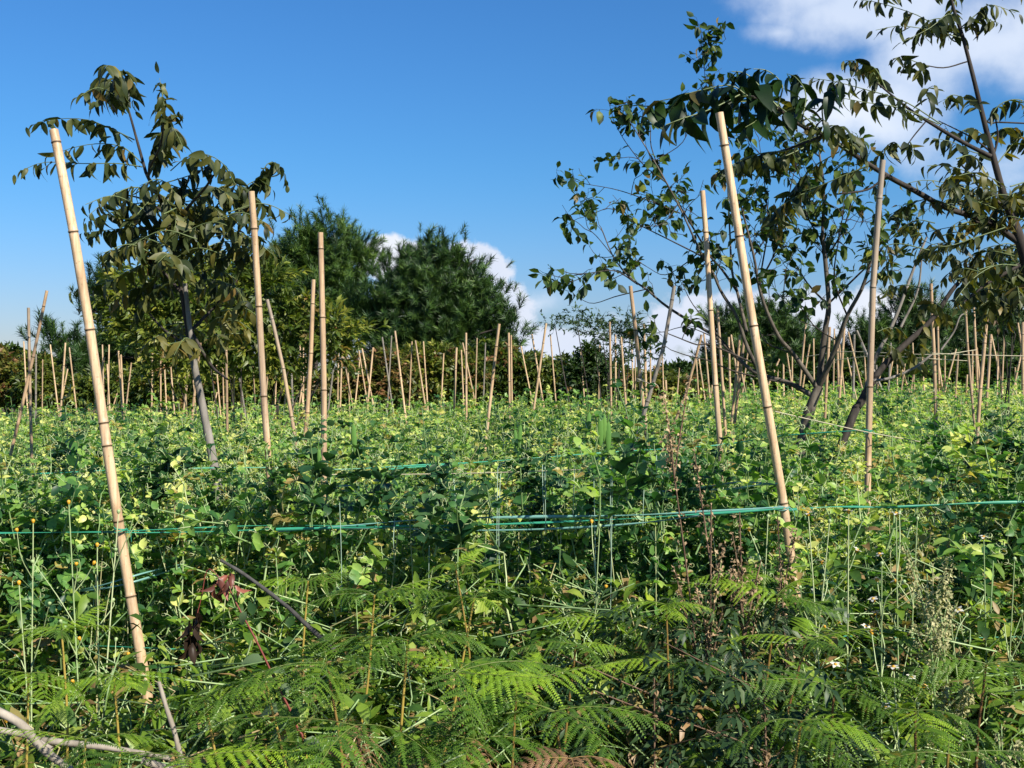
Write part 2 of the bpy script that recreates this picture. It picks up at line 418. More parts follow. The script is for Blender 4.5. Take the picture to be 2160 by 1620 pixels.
# ------------------------------------------------------------------ pea vines
def pea_shoot(length=0.36, nodes=6, lod=0, seed=0, size=1.0, mstem=1, tendril=True):
    """one upright pea shoot: stem, clasping stipules, leaflet pairs and curled tendrils"""
    r = random.Random(seed); b = Bag()
    pts = [np.array([0, 0, 0.])]
    dx, dy = r.uniform(-.25, .25), r.uniform(-.25, .25)
    for i in range(1, nodes + 1):
        t = i / nodes
        pts.append(np.array([dx * t * length + r.uniform(-.012, .012), dy * t * length + r.uniform(-.012, .012), t * length]))
    tube(b, pts, np.linspace(.0028, .0014, len(pts)) * size ** .3, 3 if lod else 4, (0.45, 0, 0), mstem)
    ns = (4, 2, 2)[lod]
    ph = r.uniform(0, 6.28)
    for i in range(1, nodes + 1):
        p = pts[i]; a0 = ph + i * math.pi * (1 + r.uniform(-.12, .12))
        top = i >= nodes - 1
        s = size * (0.6 if top else r.uniform(.85, 1.2))
        tone = (0.62 if top else 0.45) + r.uniform(-.3, .3)
        dry = 0.0 if r.random() > .04 else .8
        for k in (-1, 1):       # stipules
            Mx = rotz(a0 + k * r.uniform(.5, 1.0)) @ rotx(r.uniform(.1, .9)) @ roty(r.uniform(-.5, .5))
            leaf(b, .040 * s, .030 * s, ns, r.uniform(.1, .5), r.uniform(-.1, .45), .42, (tone + r.uniform(-.12, .12), dry, 0), 0, Mx, p)
        Lp = r.uniform(.035, .06) * s
        el_ = r.uniform(.1, .8); d = rotz(a0) @ np.array([0, math.cos(el_), math.sin(el_)])
        q = p + d * Lp
        npair = 1 if lod == 2 else r.choice((1, 2, 2))
        for j in range(npair):
            q = p + d * Lp * (.6 + .6 * j)
            for k in (-1, 1):
                Mx = rotz(a0 + k * r.uniform(.9, 1.4)) @ rotx(r.uniform(-.4, .7)) @ roty(r.uniform(-.7, .7))
                leaf(b, .034 * s, .022 * s, ns, r.uniform(.1, .5), r.uniform(-.1, .5), .45, (tone + r.uniform(-.15, .15), dry, 0), 0, Mx, q)
        if lod < 2: tube(b, [p, q], [.0011, .0009], 3, (.5, 0, 0), mstem)
        if tendril and lod == 0 and r.random() < .8:
            c = [q]; a = 0.
            for k in range(9):
                a += .5 + k * .09; st = .010 * (1 - k * .07)
                side = rotz(a0) @ np.array([math.sin(a) * .8, math.cos(a * .6), .25 + math.cos(a)])
                c.append(c[-1] + side * st)
            tube(b, c, .0009, 3, (.95, 0, 0), mstem)
    return b.template()
def scatter_mix(bag, temps, pos, rots, scale, cadd):
    idx = rng.integers(0, len(temps), len(pos)); scale = np.broadcast_to(scale, (len(pos),))
    for k, T in enumerate(temps):
        s = idx == k
        bag.scatter(T, pos[s], rots[s], scale[s], cadd[s])
T0 = [pea_shoot(length=.30, nodes=6, seed=s, lod=0, size=.95) for s in range(9)]
T1 = [pea_shoot(length=.32, nodes=7, seed=20 + s, lod=1, size=.85) for s in range(8)]
T2 = [pea_shoot(seed=40 + s, lod=2, nodes=5, size=1.25) for s in range(6)]
T3 = [pea_shoot(seed=60 + s, lod=2, nodes=4, size=1.7) for s in range(6)]

def canopy_h(x, y):
    """height of the top of the vines above the ground: rows, lumps and gaps"""
    x = np.asarray(x); 
    return 1.15 + 0.055 * np.sin(x * 19 + y * 5) * np.sin(y * 13 - x * 7) + 0.045 * np.sin(x * 2.3 + y * 1.7) + 0.04 * np.sin(x * 5.1 - y * 2.2) + 0.025 * np.sin(x * 11 + y)
def tone_shift(m, pos, dry=0.05, yel=0.0):
    patch = .12 * np.sin(pos[:, 0] * 1.7 + pos[:, 1] * 2.9) + .08 * np.sin(pos[:, 0] * 4.3 - pos[:, 1])
    return np.stack([rng.normal(yel, .22, m) + patch, (rng.random(m) < dry) * rng.uniform(.3, .9, m), np.zeros(m)], -1)
ROWS = [3.42 + 1.02 * i for i in range(13)]
near = Bag()
# the nearest row: a wall of vines climbing on poles and tape
m = 2450
x = rng.uniform(-2.9, 2.9, m); h = canopy_h(x, 3.4) + .07 * np.sin(x * 17) * np.sin(x * 7.3 + 1)
u = rng.random(m) ** .8
z = 0.02 + u * (h - .22)
y = ROWS[0] + rng.normal(0, .13, m) - .10 + (1 - u) * rng.uniform(-.22, .22, m)
# a hollow in the row, dark inside, right of the middle
hole = ((np.abs(x - 1.03) < .24) & (np.abs(z + .17 - 1.02) < .10) & (rng.random(m) < .85)) | ((np.abs(x - .32) < .07) & (np.abs(z + .17 - 1.00) < .08) & (rng.random(m) < .8))
keep = ~hole; x, y, z, u = x[keep], y[keep], z[keep], u[keep]; m = len(x)
pos = np.stack([x, y, z], -1)
lowdry = np.clip(.42 - u, 0, 1) * .55 + .03 + (x > .9) * (u < .85) * .09
cs = tone_shift(m, pos); cs[:, 1] = (rng.random(m) < lowdry) * rng.uniform(.3, 1, m); cs[:, 0] -= .06
scatter_mix(near, T0, pos, rand_rots(m, .38), rng.uniform(.75, 1.15, m), cs)
# bare vine stems running up the face
for i in range(260):
    x0 = rng.uniform(-2.4, 2.4); z1 = rng.uniform(.45, 1.05); y0 = ROWS[0] - rng.uniform(.15, .38)
    pts = [(x0 + rng.uniform(-.05, .05), y0 + rng.uniform(-.03, .03), z1 * t) for t in (0, .3, .6, 1)]
    tube(near, pts, [.0022, .0018, .0014], 4, (rng.uniform(.5, 1), rng.uniform(0, .6), 0), 1, n=8)
tag(near.obj('pea_vines', [PEA, STEM]), kind='stuff')

near2 = Bag()
for k, Y in enumerate(ROWS[1:4]):
    hw = Y * .5 + .9; m = int(2 * hw * (420 if k == 0 else 340))
    x = rng.uniform(-hw, hw, m); y = Y + rng.uniform(-.48, .48, m)
    h = canopy_h(x, y) - .10 * (np.abs(y - Y) / .48) ** 2
    z = gz(x, y) + h - .34 - rng.random(m) ** 1.6 * .55
    qx = 1080 + x / y * F; qy = 794 + (EYE - z - .17) / y * F; kp = ~((k < 2) & (qx > 1755) & (qx < 1960) & (qy > 1000) & (qy < 1120) & (rng.random(m) < .85)); x, y, z = x[kp], y[kp], z[kp]; m = len(x)
    pos = np.stack([x, y, z], -1)
    scatter_mix(near2, T1, pos, rand_rots(m, .35), rng.uniform(.75, 1.15, m), tone_shift(m, pos, .04, .0 + .03 * k))
tag(near2.obj('pea_vines', [PEA, STEM]), kind='stuff')
far = Bag()
for k, Y in enumerate(ROWS[4:]):
    hw = Y * .5 + 1.2; m = int(2 * hw * max(95, 215 - 20 * k))
    x = rng.uniform(-hw, hw, m); y = Y + rng.uniform(-.52, .52, m)
    h = canopy_h(x, y) - .08 * (np.abs(y - Y) / .52) ** 2
    z = gz(x, y) + h - .32 - rng.random(m) ** 1.8 * .4
    pos = np.stack([x, y, z], -1)
    scatter_mix(far, T2 if k < 4 else T3, pos, rand_rots(m, .35), rng.uniform(.8, 1.2, m), tone_shift(m, pos, .06, .09))
tag(far.obj('pea_vines', [PEA, STEM]), kind='stuff')

# ------------------------------------------------------------------ bamboo poles
ALLP = []
def pole(pts, w, d, kind, label=None, group='bamboo poles standing in the pea field', top_grey=0.0, bend=True, seed=None, nodes=None):
    """pts: photo pixels from the top down, w: width in photo pixels, d: metres away"""
    r = random.Random(int(pts[0][0] * 7 + pts[0][1]))
    W = [P(px, py, d + (r.uniform(-.02, .02) if i else 0)) for i, (px, py) in enumerate(pts)]
    g = float(gz(W[-1][0], d)) - .05
    e = W[-1] - W[-2]
    if W[-1][2] > g: W.append(W[-1] + e / abs(e[2]) * (W[-1][2] - g))
    W = np.array(W)
    rad = w / F * d / 2 * .83
    seg = np.linalg.norm(np.diff(W, axis=0), axis=1); L = seg.sum()
    lod = 10 if w > 9 else 6
    # stations along the culm: internodes with a raised, dark ring
    inter = r.uniform(.24, .33) if w > 9 else r.uniform(.26, .40)
    st = [(0, 1.0, 0)]; s = r.uniform(.05, .22)
    nd = nodes if nodes else []
    if not nd:
        while s < L - .05: nd.append(s); s += inter * r.uniform(.85, 1.12)
    for s in nd:
        if s >= L - .03: continue
        e_ = max(.004, rad * .35)
        st += [(s - e_ * 4, 1.0, 0.0), (s - e_ * 1.3, .985, .1), (s - e_ * .4, 1.13, .25), (s, 1.10, .95), (s + e_ * .4, .97, .9), (s + e_ * 1.2, 1.02, .12), (s + e_ * 4, 1.0, 0)]
    st.append((L, 1.06, 0))
    st = sorted(st); s = np.array([a[0] for a in st])
    cum = np.concatenate([[0], np.cumsum(seg)])
    if len(W) > 3:
        fine = spline(W, 60); fs = np.concatenate([[0], np.cumsum(np.linalg.norm(np.diff(fine, axis=0), axis=1))]); fs *= L / fs[-1]
        C = np.stack([np.interp(s, fs, fine[:, k]) for k in range(3)], -1)
    else: C = np.stack([np.interp(s, cum, W[:, k]) for k in range(3)], -1)
    if bend and w > 9:
        C[:, 0] += .006 * np.sin(s * 4 + r.random() * 6); C[:, 1] += .006 * np.sin(s * 3 + r.random() * 6)
    rr = rad * np.array([a[1] for a in st]) * np.linspace(.90, 1.08, len(st))
    gr = np.clip(top_grey * (1 - s / (L * .35)), 0, 1)
    cc = np.stack([np.full(len(s), .5), np.array([a[2] for a in st]), gr], -1)
    b = Bag()
    tube(b, C, rr, lod, cc)
    # sawn hollow top
    dr = unit(C[1] - C[0])
    tube(b, [C[0] + dr * .0001, C[0] + dr * .0005], [rr[0] * 1.0, rr[0] * .68], lod, (0.5, .05, 0))
    tube(b, [C[0] + dr * .0005, C[0] + dr * .03, C[0] + dr * .031], [rr[0] * .68, rr[0] * .66, .0001], lod, (0.5, .8, 0))
    o = b.obj('bamboo_pole', BAM[kind], loc=C[-1])
    ALLP.append((o, label, pts, w, d, kind, group))
    return o
BIG = [
 ([(112, 275), (150, 480), (197, 745), (238, 1000), (268, 1200), (300, 1410), (322, 1570)], 25, 2.96, 0, 'tallest and thickest pale bamboo pole, leaning left in front of the left leafy tree', 0),
 ([(525, 403), (545, 640), (580, 1080), (590, 1180)], 17.5, 3.22, 0, 'second tallest left bamboo pole, pale, at the right edge of the leafy tree', 0),
 ([(678, 490), (679, 760), (683, 1050), (684, 1120)], 15.5, 4.25, 1, 'upright orange brown bamboo pole standing before the left pine tree', 0),
 ([(664, 590), (657, 720), (643, 905)], 11.5, 6.1, 1, 'tan bamboo pole touching the left side of the orange brown pole', 0),
 ([(563, 632), (592, 760), (624, 930)], 10, 6.0, 0, 'bamboo pole with grey top leaning left, right of the second tallest left pole', .9),
 ([(1515, 237), (1560, 480), (1612, 800), (1647, 1045), (1670, 1230)], 23, 3.08, 0, 'tallest pale bamboo pole on the right, its top under the dark overhanging leaves', 0),
 ([(1478, 403), (1497, 640), (1523, 940), (1535, 1190)], 14.5, 4.2, 0, 'pale bamboo pole just left of the tallest pole on the right', 0),
 ([(1862, 338), (1845, 620), (1829, 965), (1827, 1060)], 16.5, 3.9, 0, 'bamboo pole with weathered grey top half under the long bough on the right', 1.3),
 ([(1328, 603), (1345, 760), (1366, 925)], 11, 5.6, 1, 'tan bamboo pole leaning left, tied to the grey pole that crosses it', 0),
 ([(1420, 603), (1395, 740), (1350, 905)], 10.5, 5.5, 2, 'weathered grey bamboo pole leaning right across the small leaved tree', 0),
 ([(1966, 598), (1968, 700), (1972, 870)], 9.5, 7.0, 1, 'upright tan stringed bamboo pole, pale strings tied round it, near the right edge', 0),
 ([(2083, 601), (2077, 720), (2066, 890)], 9.5, 6.8, 1, 'tan bamboo pole near the right edge with its top inside the leaves', 0),
 ([(99, 613), (62, 790), (15, 990)], 9, 5.6, 1, 'tan bamboo pole crossing over an upright pole at the far left', 0),
 ([(60, 649), (62, 760), (67, 975)], 8.5, 5.8, 1, 'upright bamboo pole with dark grey top, crossed by a leaning pole at the far left', .8),
 ([(1513, 645), (1522, 780), (1533, 960)], 8, 6.4, 1, 'thin brown bamboo pole close behind the pole left of the tallest right one', .5),
 ([(1569, 719), (1557, 830), (1542, 955)], 8, 6.5, 1, 'right one of two narrow tan poles in a tight V behind the tallest right pole', 0),
 ([(1561, 706), (1550, 830), (1535, 955)], 7.5, 6.8, 1, 'left one of two narrow tan poles in a tight V behind the tallest right pole', 0),
 ([(1480, 706), (1450, 820), (1418, 905)], 7.5, 7.4, 1, 'tan bamboo pole leaning far to the right below the small leaved tree', 0),
 ([(1053, 683), (1040, 790), (1020, 975)], 8.5, 6.0, 0, 'pale bamboo pole leaning right, tallest in front of the middle pine', 0),
 ([(1750, 690), (1745, 780), (1738, 920)], 8, 7.0, 1, 'upright tan bamboo pole right of the forked tree trunk', 0),
 ([(2037, 653), (2043, 760), (2056, 905)], 6.5, 7.5, 1, 'thin bamboo pole leaning left, between the two tan poles near the right edge', 0)]
for pts, w, d, k, lab, tg in BIG:
    nd = None
    if pts[0] == (112, 275):
        s = [(112, 275), (118, 302), (150, 493), (178, 697), (208, 895), (222, 942), (252, 1100), (283, 1262), (305, 1440)]
        nd = [math.hypot(a - 112, b - 275) / F * d for a, b in s[1:]]
    pole(pts, w, d, k, lab, top_grey=tg, nodes=nd)
# (top x, top y, bottom x, bottom y, width, kind)
SMALL = [
 (1286,679,1290,911,6,1),(1298,706,1299,864,5,0),(1310,711,1323,898,6,0),(1332,708,1336,843,4,0),(1358,683,1363,825,7,1),(1372,721,1372,898,4,0),(1265,721,1263,830,4,0),
 (1225,742,1233,851,4,0),(1161,706,1172,843,4,0),(1152,682,1120,905,6,0),(1122,705,1153,895,5,0),(1099,730,1123,850,4,0),(1073,702,1076,960,6,0),(1078,707,1080,877,5,1),
 (1024,723,1019,860,4,2),(1006,713,1003,840,4,0),(983,702,984,940,6,0),(976,723,1007,873,4,0),(963,733,955,933,6,0),(973,738,978,853,4,0),(936,745,930,863,4,0),
 (893,720,902,857,4,0),(876,718,898,863,5,0),(869,720,863,860,4,1),(833,698,863,940,6,0),(806,711,833,893,5,2),(826,708,817,863,4,2),(787,733,773,878,5,0),(762,727,792,877,5,0),
 (757,740,778,870,4,1),(759,758,748,863,4,0),(723,743,745,863,4,0),(733,737,737,857,3,0),(723,697,717,877,5,0),(714,735,712,873,4,0),(708,742,688,897,5,2),(632,723,638,843,5,0),(612,723,618,863,6,2),
 (50,720,58,867,4,0),(76,747,75,960,5,2),(90,758,89,870,3,1),(106,727,123,867,4,0),(138,723,125,913,5,0),(143,778,130,843,4,0),(146,733,162,870,4,0),(216,727,218,807,4,0),
 (230,727,228,860,4,0),(220,753,183,947,6,1),(226,768,233,893,4,0),(247,830,230,887,4,1),(250,740,263,953,5,0),(255,748,262,900,5,0),(277,765,262,893,4,0),(322,723,320,863,5,0),
 (339,760,339,860,4,1),(344,713,353,900,4,0),(356,720,368,873,4,0),(390,747,393,860,4,0),(400,773,383,897,5,0),(423,723,397,947,7,1),(405,777,412,860,5,0),(458,827,443,887,4,0),(453,733,470,930,4,0),
 (477,713,480,960,7,1),(493,750,493,990,5,1),(497,743,520,893,6,2),(469,743,473,893,4,1),(533,757,538,850,3,0),(568,760,563,813,4,0),(583,773,580,880,4,0),(613,720,617,853,5,2),(640,733,640,850,4,0),
 (650,730,633,843,4,0),(607,793,588,967,5,0),(1700,681,1684,845,5,1),(1708,726,1695,806,4,1),(1716,714,1717,798,4,0),(1732,715,1733,780,4,0),(1760,693,1758,811,4,1),(1766,728,1769,811,6,1),
 (1781,692,1769,863,7,1),(1770,726,1784,863,5,0),(1789,700,1813,798,5,0),(1802,705,1800,824,6,2),(1787,754,1795,790,4,0),(1807,697,1828,746,6,2),(1652,751,1653,824,5,0),(1644,757,1621,811,5,0),
 (1671,751,1671,806,4,0),(1641,777,1640,816,3,0),(1848,770,1850,829,6,2),(1864,755,1855,798,4,0),(1879,723,1875,811,5,2),(1886,741,1872,824,4,0),(1893,736,1892,829,4,0),(1903,780,1918,827,4,0),
 (1909,767,1903,811,4,0),(1925,723,1929,837,4,0),(1932,754,1921,829,4,1),(1945,744,1950,842,4,0),(1977,655,1981,824,6,1),(1981,772,1989,827,4,0),(1993,750,1993,803,4,0),(2017,736,1997,811,4,0),
 (2021,746,2016,827,5,0),(2054,649,2063,837,6,1),(2090,705,2080,878,7,1),(2091,707,2112,808,5,0),(2118,707,2115,785,4,0),(2105,744,2104,798,4,0),(2147,681,2155,733,5,1),(2157,733,2140,811,5,0),
 (2157,679,2158,837,8,1),(2040,790,2038,827,5,1),(2051,738,2051,811,5,0),(2060,733,2067,811,5,0),(2141,775,2142,803,4,0),(1468,745,1474,848,4,0),(1474,755,1491,872,4,0),(1485,703,1505,924,5,0),
 (1522,799,1540,867,4,0),(1537,711,1540,830,6,1),(1542,706,1556,800,5,0),(1433,776,1431,802,3,0),(1404,802,1406,841,6,0),(1564,784,1578,862,5,1),(1588,802,1595,854,5,0),(1502,812,1500,835,4,0),
 (1340,753,1340,849,3,0),(1397,727,1398,768,3,0),(1579,730,1570,800,4,1),(1618,790,1612,840,4,0),(1823,735,1826,800,4,1),(1660,745,1668,800,4,0)]
def small_depth(x0, y0, x1, y1, w):
    hz = 794; k = (y1 - hz) / max(w, 3)
    d0 = F * .033 / w if w >= 4 else F * .028 / w
    d0 = d0 * (1 if w > 5 else .9)
    dc = F * .30 / max(y1 - hz + (12 if x0 > 1400 else -8 if x0 < 700 else 0), 18)
    return float(np.clip(.5 * d0 + .5 * dc, 5.6, 12.4))
ZONES = [(0, 175, 'left of the tallest left pole'), (175, 300, 'just behind the tallest left pole'), (300, 440, 'below the left leafy tree'), (440, 600, 'around the second tallest left pole'),
         (600, 800, 'around the orange brown pole'), (800, 950, 'before the left half of middle pine'), (950, 1090, 'before the right half of middle pine'),
         (1090, 1275, 'below the low white cloud'), (1275, 1420, 'around the crossing tan and grey poles'), (1420, 1600, 'left of the tallest right pole'),
         (1600, 1735, 'between tallest right pole and forked trunk'), (1735, 1835, 'between forked trunk and grey topped pole'), (1835, 1960, 'between grey topped pole and stringed pole'),
         (1960, 2075, 'just right of the stringed pole'), (2075, 2170, 'at the right edge of the field')]
ORD = ['first', 'second', 'third', 'fourth', 'fifth', 'sixth', 'seventh', 'eighth', 'ninth', 'tenth', 'eleventh', 'twelfth', 'thirteenth', 'fourteenth', 'fifteenth', 'sixteenth', 'seventeenth', 'eighteenth']
KN = ['pale', 'tan', 'grey']
for a, b_, zn in ZONES:
    grp = sorted([s for s in SMALL if a <= s[0] < b_])
    for kd in range(3):
        sub = [s for s in grp if s[5] == kd]
        for i, s in enumerate(sub):
            x0, y0, x1, y1, w, k = s
            lean = (x0 - x1) / (y1 - y0)
            ln = 'upright' if abs(lean) < .035 else ('leaning right' if lean > 0 else 'leaning left')
            lab = '%s thin %s pole from left, %s, %s' % (ORD[i], KN[k], ln, zn) if len(sub) > 1 else 'only thin %s pole, %s, %s' % (KN[k], ln, zn)
            pole([(x0, y0), ((x0 + x1) / 2, (y0 + y1) / 2), (x1, y1)], w * 1.06, small_depth(x0, y0, x1, y1, w), k, lab, 'thin bamboo poles farther back in the field')
for o, lab, pts, w, d, k, grp in ALLP:
    tag(o, lab, 'pole', grp)

# ------------------------------------------------------------------ tape, twine and strings between the poles
def coil(b, c, r_, t_, turns):
    """tape or twine wound round a pole, with a loose end"""
    a = np.linspace(0, turns * 2 * math.pi, turns * 14); h = np.linspace(-.006, .006, len(a)) + .003 * np.sin(a * 1.3)
    pts = c + np.stack([(r_ + .001) * np.cos(a), (r_ + .001) * np.sin(a), h], -1)
    tube(b, pts, t_, 5)
    tube(b, [pts[-1], pts[-1] + [.012, -.006, -.012], pts[-1] + [.016, -.008, -.034]], [t_ * .8, t_ * .4], 4, n=6)
def strip(name, pts, d, wid, mats, label, cat, grp, sag=0.0, lines=1, tw=0.0, wraps=()):
    """a flat plastic band from pole to pole"""
    ds = d if isinstance(d, (list, tuple)) else [d] * len(pts)
    W = spline([P(px, py, dd) for (px, py), dd in zip(pts, ds)], 40)
    b = Bag()
    for l in range(lines):
        off = np.array([0, rng.uniform(-.01, .01), 0])
        c = W + off; k = len(c); s = np.linspace(0, 1, k)
        c[:, 2] += (l - (lines - 1) / 2) * wid * 1.5 * np.sin(math.pi * s) + .003 * np.sin(s * 9 + l * 2)
        an = .4 + tw * np.sin(s * 7 + l * 3)
        h = np.stack([0 * s, np.sin(an), np.cos(an)], -1) * (wid / 3.2) * (1 + .35 * np.sin(s * 23 + l))[:, None]
        V = np.concatenate([c - h, c + h, c + h + [0, .0006, 0], c - h + [0, .0006, 0]])
        i = np.arange(k - 1); f = []
        for a0 in range(4):
            b0 = (a0 + 1) % 4
            f.append(np.stack([i + a0 * k, i + 1 + a0 * k, i + 1 + b0 * k, i + b0 * k], -1))
        b.add(V, np.concatenate(f), (.5, 0, 0), l % len(mats) if len(mats) > 1 else 0)
    for wx, wy, wd_, wr in wraps: coil(b, P(wx, wy, wd_), wr, .0018, 3)
    mid = W[len(W) // 2]
    return tag(b.obj(name, mats, loc=mid), label, cat, grp)
GT = 'green plastic tape strung between the poles'
strip('plastic_tape', [(-60, 1126), (250, 1120), (580, 1112), (900, 1108)], [3.02, 3.02, 3.1, 3.1], .005, [TAPE], 'narrow green tape running from the left edge across the tallest left pole', 'tape', GT, lines=2, tw=1, wraps=[(254, 1118, 2.96, .0145)])
strip('plastic_tape', [(583, 1118), (740, 1112), (900, 1107), (1100, 1104), (1320, 1096), (1500, 1082), (1652, 1070)], 3.05, .010, [TAPEB, TAPE], 'broad bundle of bluish green tape across the middle of the nearest vines', 'tape', GT, lines=3, tw=1, wraps=[(583, 1116, 3.22, .0115), (1652, 1072, 3.08, .0135)])
strip('plastic_tape', [(1652, 1078), (1800, 1070), (1950, 1067), (2230, 1060)], 3.08, .010, [TAPE], 'green tape in front of the dark hollow and on to the right edge', 'tape', GT, lines=1, tw=.8)
strip('plastic_tape', [(820, 990), (1100, 970), (1320, 951), (1525, 937), (1640, 922), (1830, 908)], [3.5, 3.75, 3.85, 4.08, 3.95, 3.78], .0065, [TAPE], 'bright green tape rising to the pole with the grey top half', 'tape', GT, tw=.6, wraps=[(1830, 910, 3.9, .0125), (1521, 937, 4.2, .012)])
strip('plastic_tape', [(60, 1000), (340, 990), (560, 984), (740, 990), (985, 976)], [3.3, 3.35, 3.5, 3.6, 3.8], .006, [TAPE], 'thin green tape behind the pale pole beside the left leafy tree', 'tape', GT, lines=1, tw=.8)
strip('plastic_tape', [(100, 1262), (262, 1226), (480, 1168)], [3.3, 3.0, 3.4], .008, [TAPEB], 'short slanting tape crossing the lower part of the tallest left pole', 'tape', GT, lines=2, tw=.8)
strip('plastic_tape', [(80, 1368), (300, 1362), (560, 1385)], [3.3, 2.97, 3.3], .004, [TAPE], 'lowest thin tape on the left, below the slanting tape', 'tape', GT, lines=1)
strip('plastic_tape', [(575, 1078), (650, 1073), (760, 1068)], [3.22, 3.22, 3.5], .006, [TAPEB], 'short bluish tape piece just above the narrow tape on the left', 'tape', GT, lines=2, tw=.6)
strip('plastic_tape', [(1380, 1040), (1530, 1025), (1640, 1020)], [3.5, 3.2, 3.08], .008, [TAPEB], 'short bluish tape above the broad bundle, left of the tallest right pole', 'tape', GT, lines=2, tw=.6)
strip('plastic_tape', [(1740, 1345), (1950, 1346), (2230, 1348)], 2.95, .005, [TAPE], 'low green tape at the bottom right under the white flowers', 'tape', GT)
def twine(pts, d, r_, mat, label, grp):
    ds = d if isinstance(d, (list, tuple)) else [d] * len(pts)
    b = Bag(); W = [P(px, py, dd) for (px, py), dd in zip(pts, ds)]
    tube(b, W, r_, 4, n=30)
    return tag(b.obj('string', mat, loc=W[len(W) // 2]), label, 'string', grp)
PS = 'strings tied between the poles'
twine([(560, 992), (700, 1001), (1000, 998), (1300, 988), (1480, 985)], [3.5, 3.6, 3.7, 3.7, 3.9], .0014, STR, 'thin grey string under the bright green rising tape', PS)
twine([(1635, 868), (1740, 892), (1832, 912), (1960, 935)], [3.6, 3.7, 3.8, 4.2], .0018, STR, 'tan string from the tallest right pole down to the pole with grey top half', PS)
twine([(1966, 745), (2060, 749), (2230, 752)], 6.9, .0026, STR, 'pale string running right from the pole with strings', PS)
twine([(1700, 752), (1790, 742), (1966, 748), (2060, 738)], [8, 7.5, 6.9, 7.3], .0026, STR, 'upper pale string left of the pole with strings', PS)
twine([(1760, 760), (1850, 751), (1966, 757), (2040, 761)], [8, 7.5, 6.95, 7.4], .0024, STR, 'lower pale string left of the pole with strings', PS)
b = Bag(); coil(b, P(1350, 802, 5.6), .013, .002, 3); tube(b, [P(1345, 800, 5.58), P(1362, 806, 5.53), P(1377, 812, 5.5)], .0022, 5, n=8); coil(b, P(1377, 812, 5.5), .013, .002, 2)
tag(b.obj('string', STR, loc=P(1350, 802, 5.6)), 'knotted tan twine tying the leaning tan pole to the grey pole that crosses it', 'string', PS)
b = Bag()
for i, (x_, y0, y1) in enumerate([(720, 1060, 1290), (905, 1100, 1240), (1048, 985, 1230), (1052, 1000, 1200), (1145, 980, 1090), (1150, 985, 1120), (1255, 1000, 1260), (1287, 965, 1180), (1290, 975, 1300), (1357, 1010, 1110), (1385, 960, 1010), (960, 1010, 1090), (830, 1095, 1180), (1210, 980, 1090)]):
    W = [P(x_ + rng.uniform(-5, 5), y0, 3.02), P(x_, (y0 + y1) / 2, 3.0), P(x_ + rng.uniform(-3, 3), y1, 3.02)]
    tube(b, W, .0010, 3, n=6)
tag(b.obj('climbing_net', NYL, loc=P(1100, 1250, 3.0)), 'fine upright net strings hanging from the broad green tape in the middle', 'net')

# ------------------------------------------------------------------ trees
def pinnate(bag, pts, npair, L, W, r_=.0028, c=(.35, 0, 0), droop=.8, mleaf=0, mstem=1, start=.18, seed=None, nseg=5, jit=.25):
    """a compound leaf: rachis through the world points pts with hanging leaflets in pairs"""
    S = spline(pts, 26); tg = unit(np.gradient(S, axis=0))
    tube(bag, S[::2], np.linspace(r_, r_ * .4, 13), 4, (.02, .15, 0), mstem)
    for i in range(npair + 1):
        t = start + (1 - start) * i / npair
        k = min(25, int(t * 25)); p = S[k]; d = tg[k]
        side = unit(np.cross(d, [0, 0, 1])); 
        sz = (0.75 + .5 * math.sin(math.pi * min(1, t * .9 + .1))) * rng.uniform(.8, 1.15)
        for sgn in ((-1, 1) if i < npair else (0,)):
            if sgn and rng.random() < .06: continue
            dd = d * rng.uniform(.1, .7) + side * sgn * rng.uniform(.3, 1.0) + np.array([0, 0, -droop * rng.uniform(.5, 1.5)]) + rng.normal(0, jit, 3)
            nn = np.array([0, 0, 1.]) + d * .6 + rng.normal(0, .45, 3)
            Rm = frame(dd, nn)
            tone = c[0] + rng.normal(0, .22); dry = c[1] if rng.random() > .05 else min(1, c[1] + rng.uniform(.3, .8))
            leaf(bag, L * sz, W * sz, nseg, rng.uniform(.05, .55), rng.uniform(-.1, .9), .42, (tone, dry, 0), mleaf, Rm, p, wave=rng.uniform(0, .10))
def px_pts(lst, d, spread=0.0):
    """photo pixels to world points; the depth wanders by `spread` along the branch"""
    n = len(lst); dd = rng.normal(0, spread) if spread else 0; ds = d if isinstance(d, (list, tuple)) else [d] * n
    return [P(px, py, ds[i] + dd * (i / max(1, n - 1))) for i, (px, py) in enumerate(lst)]

HG = 'shrubs of the tangled hedge behind the field'
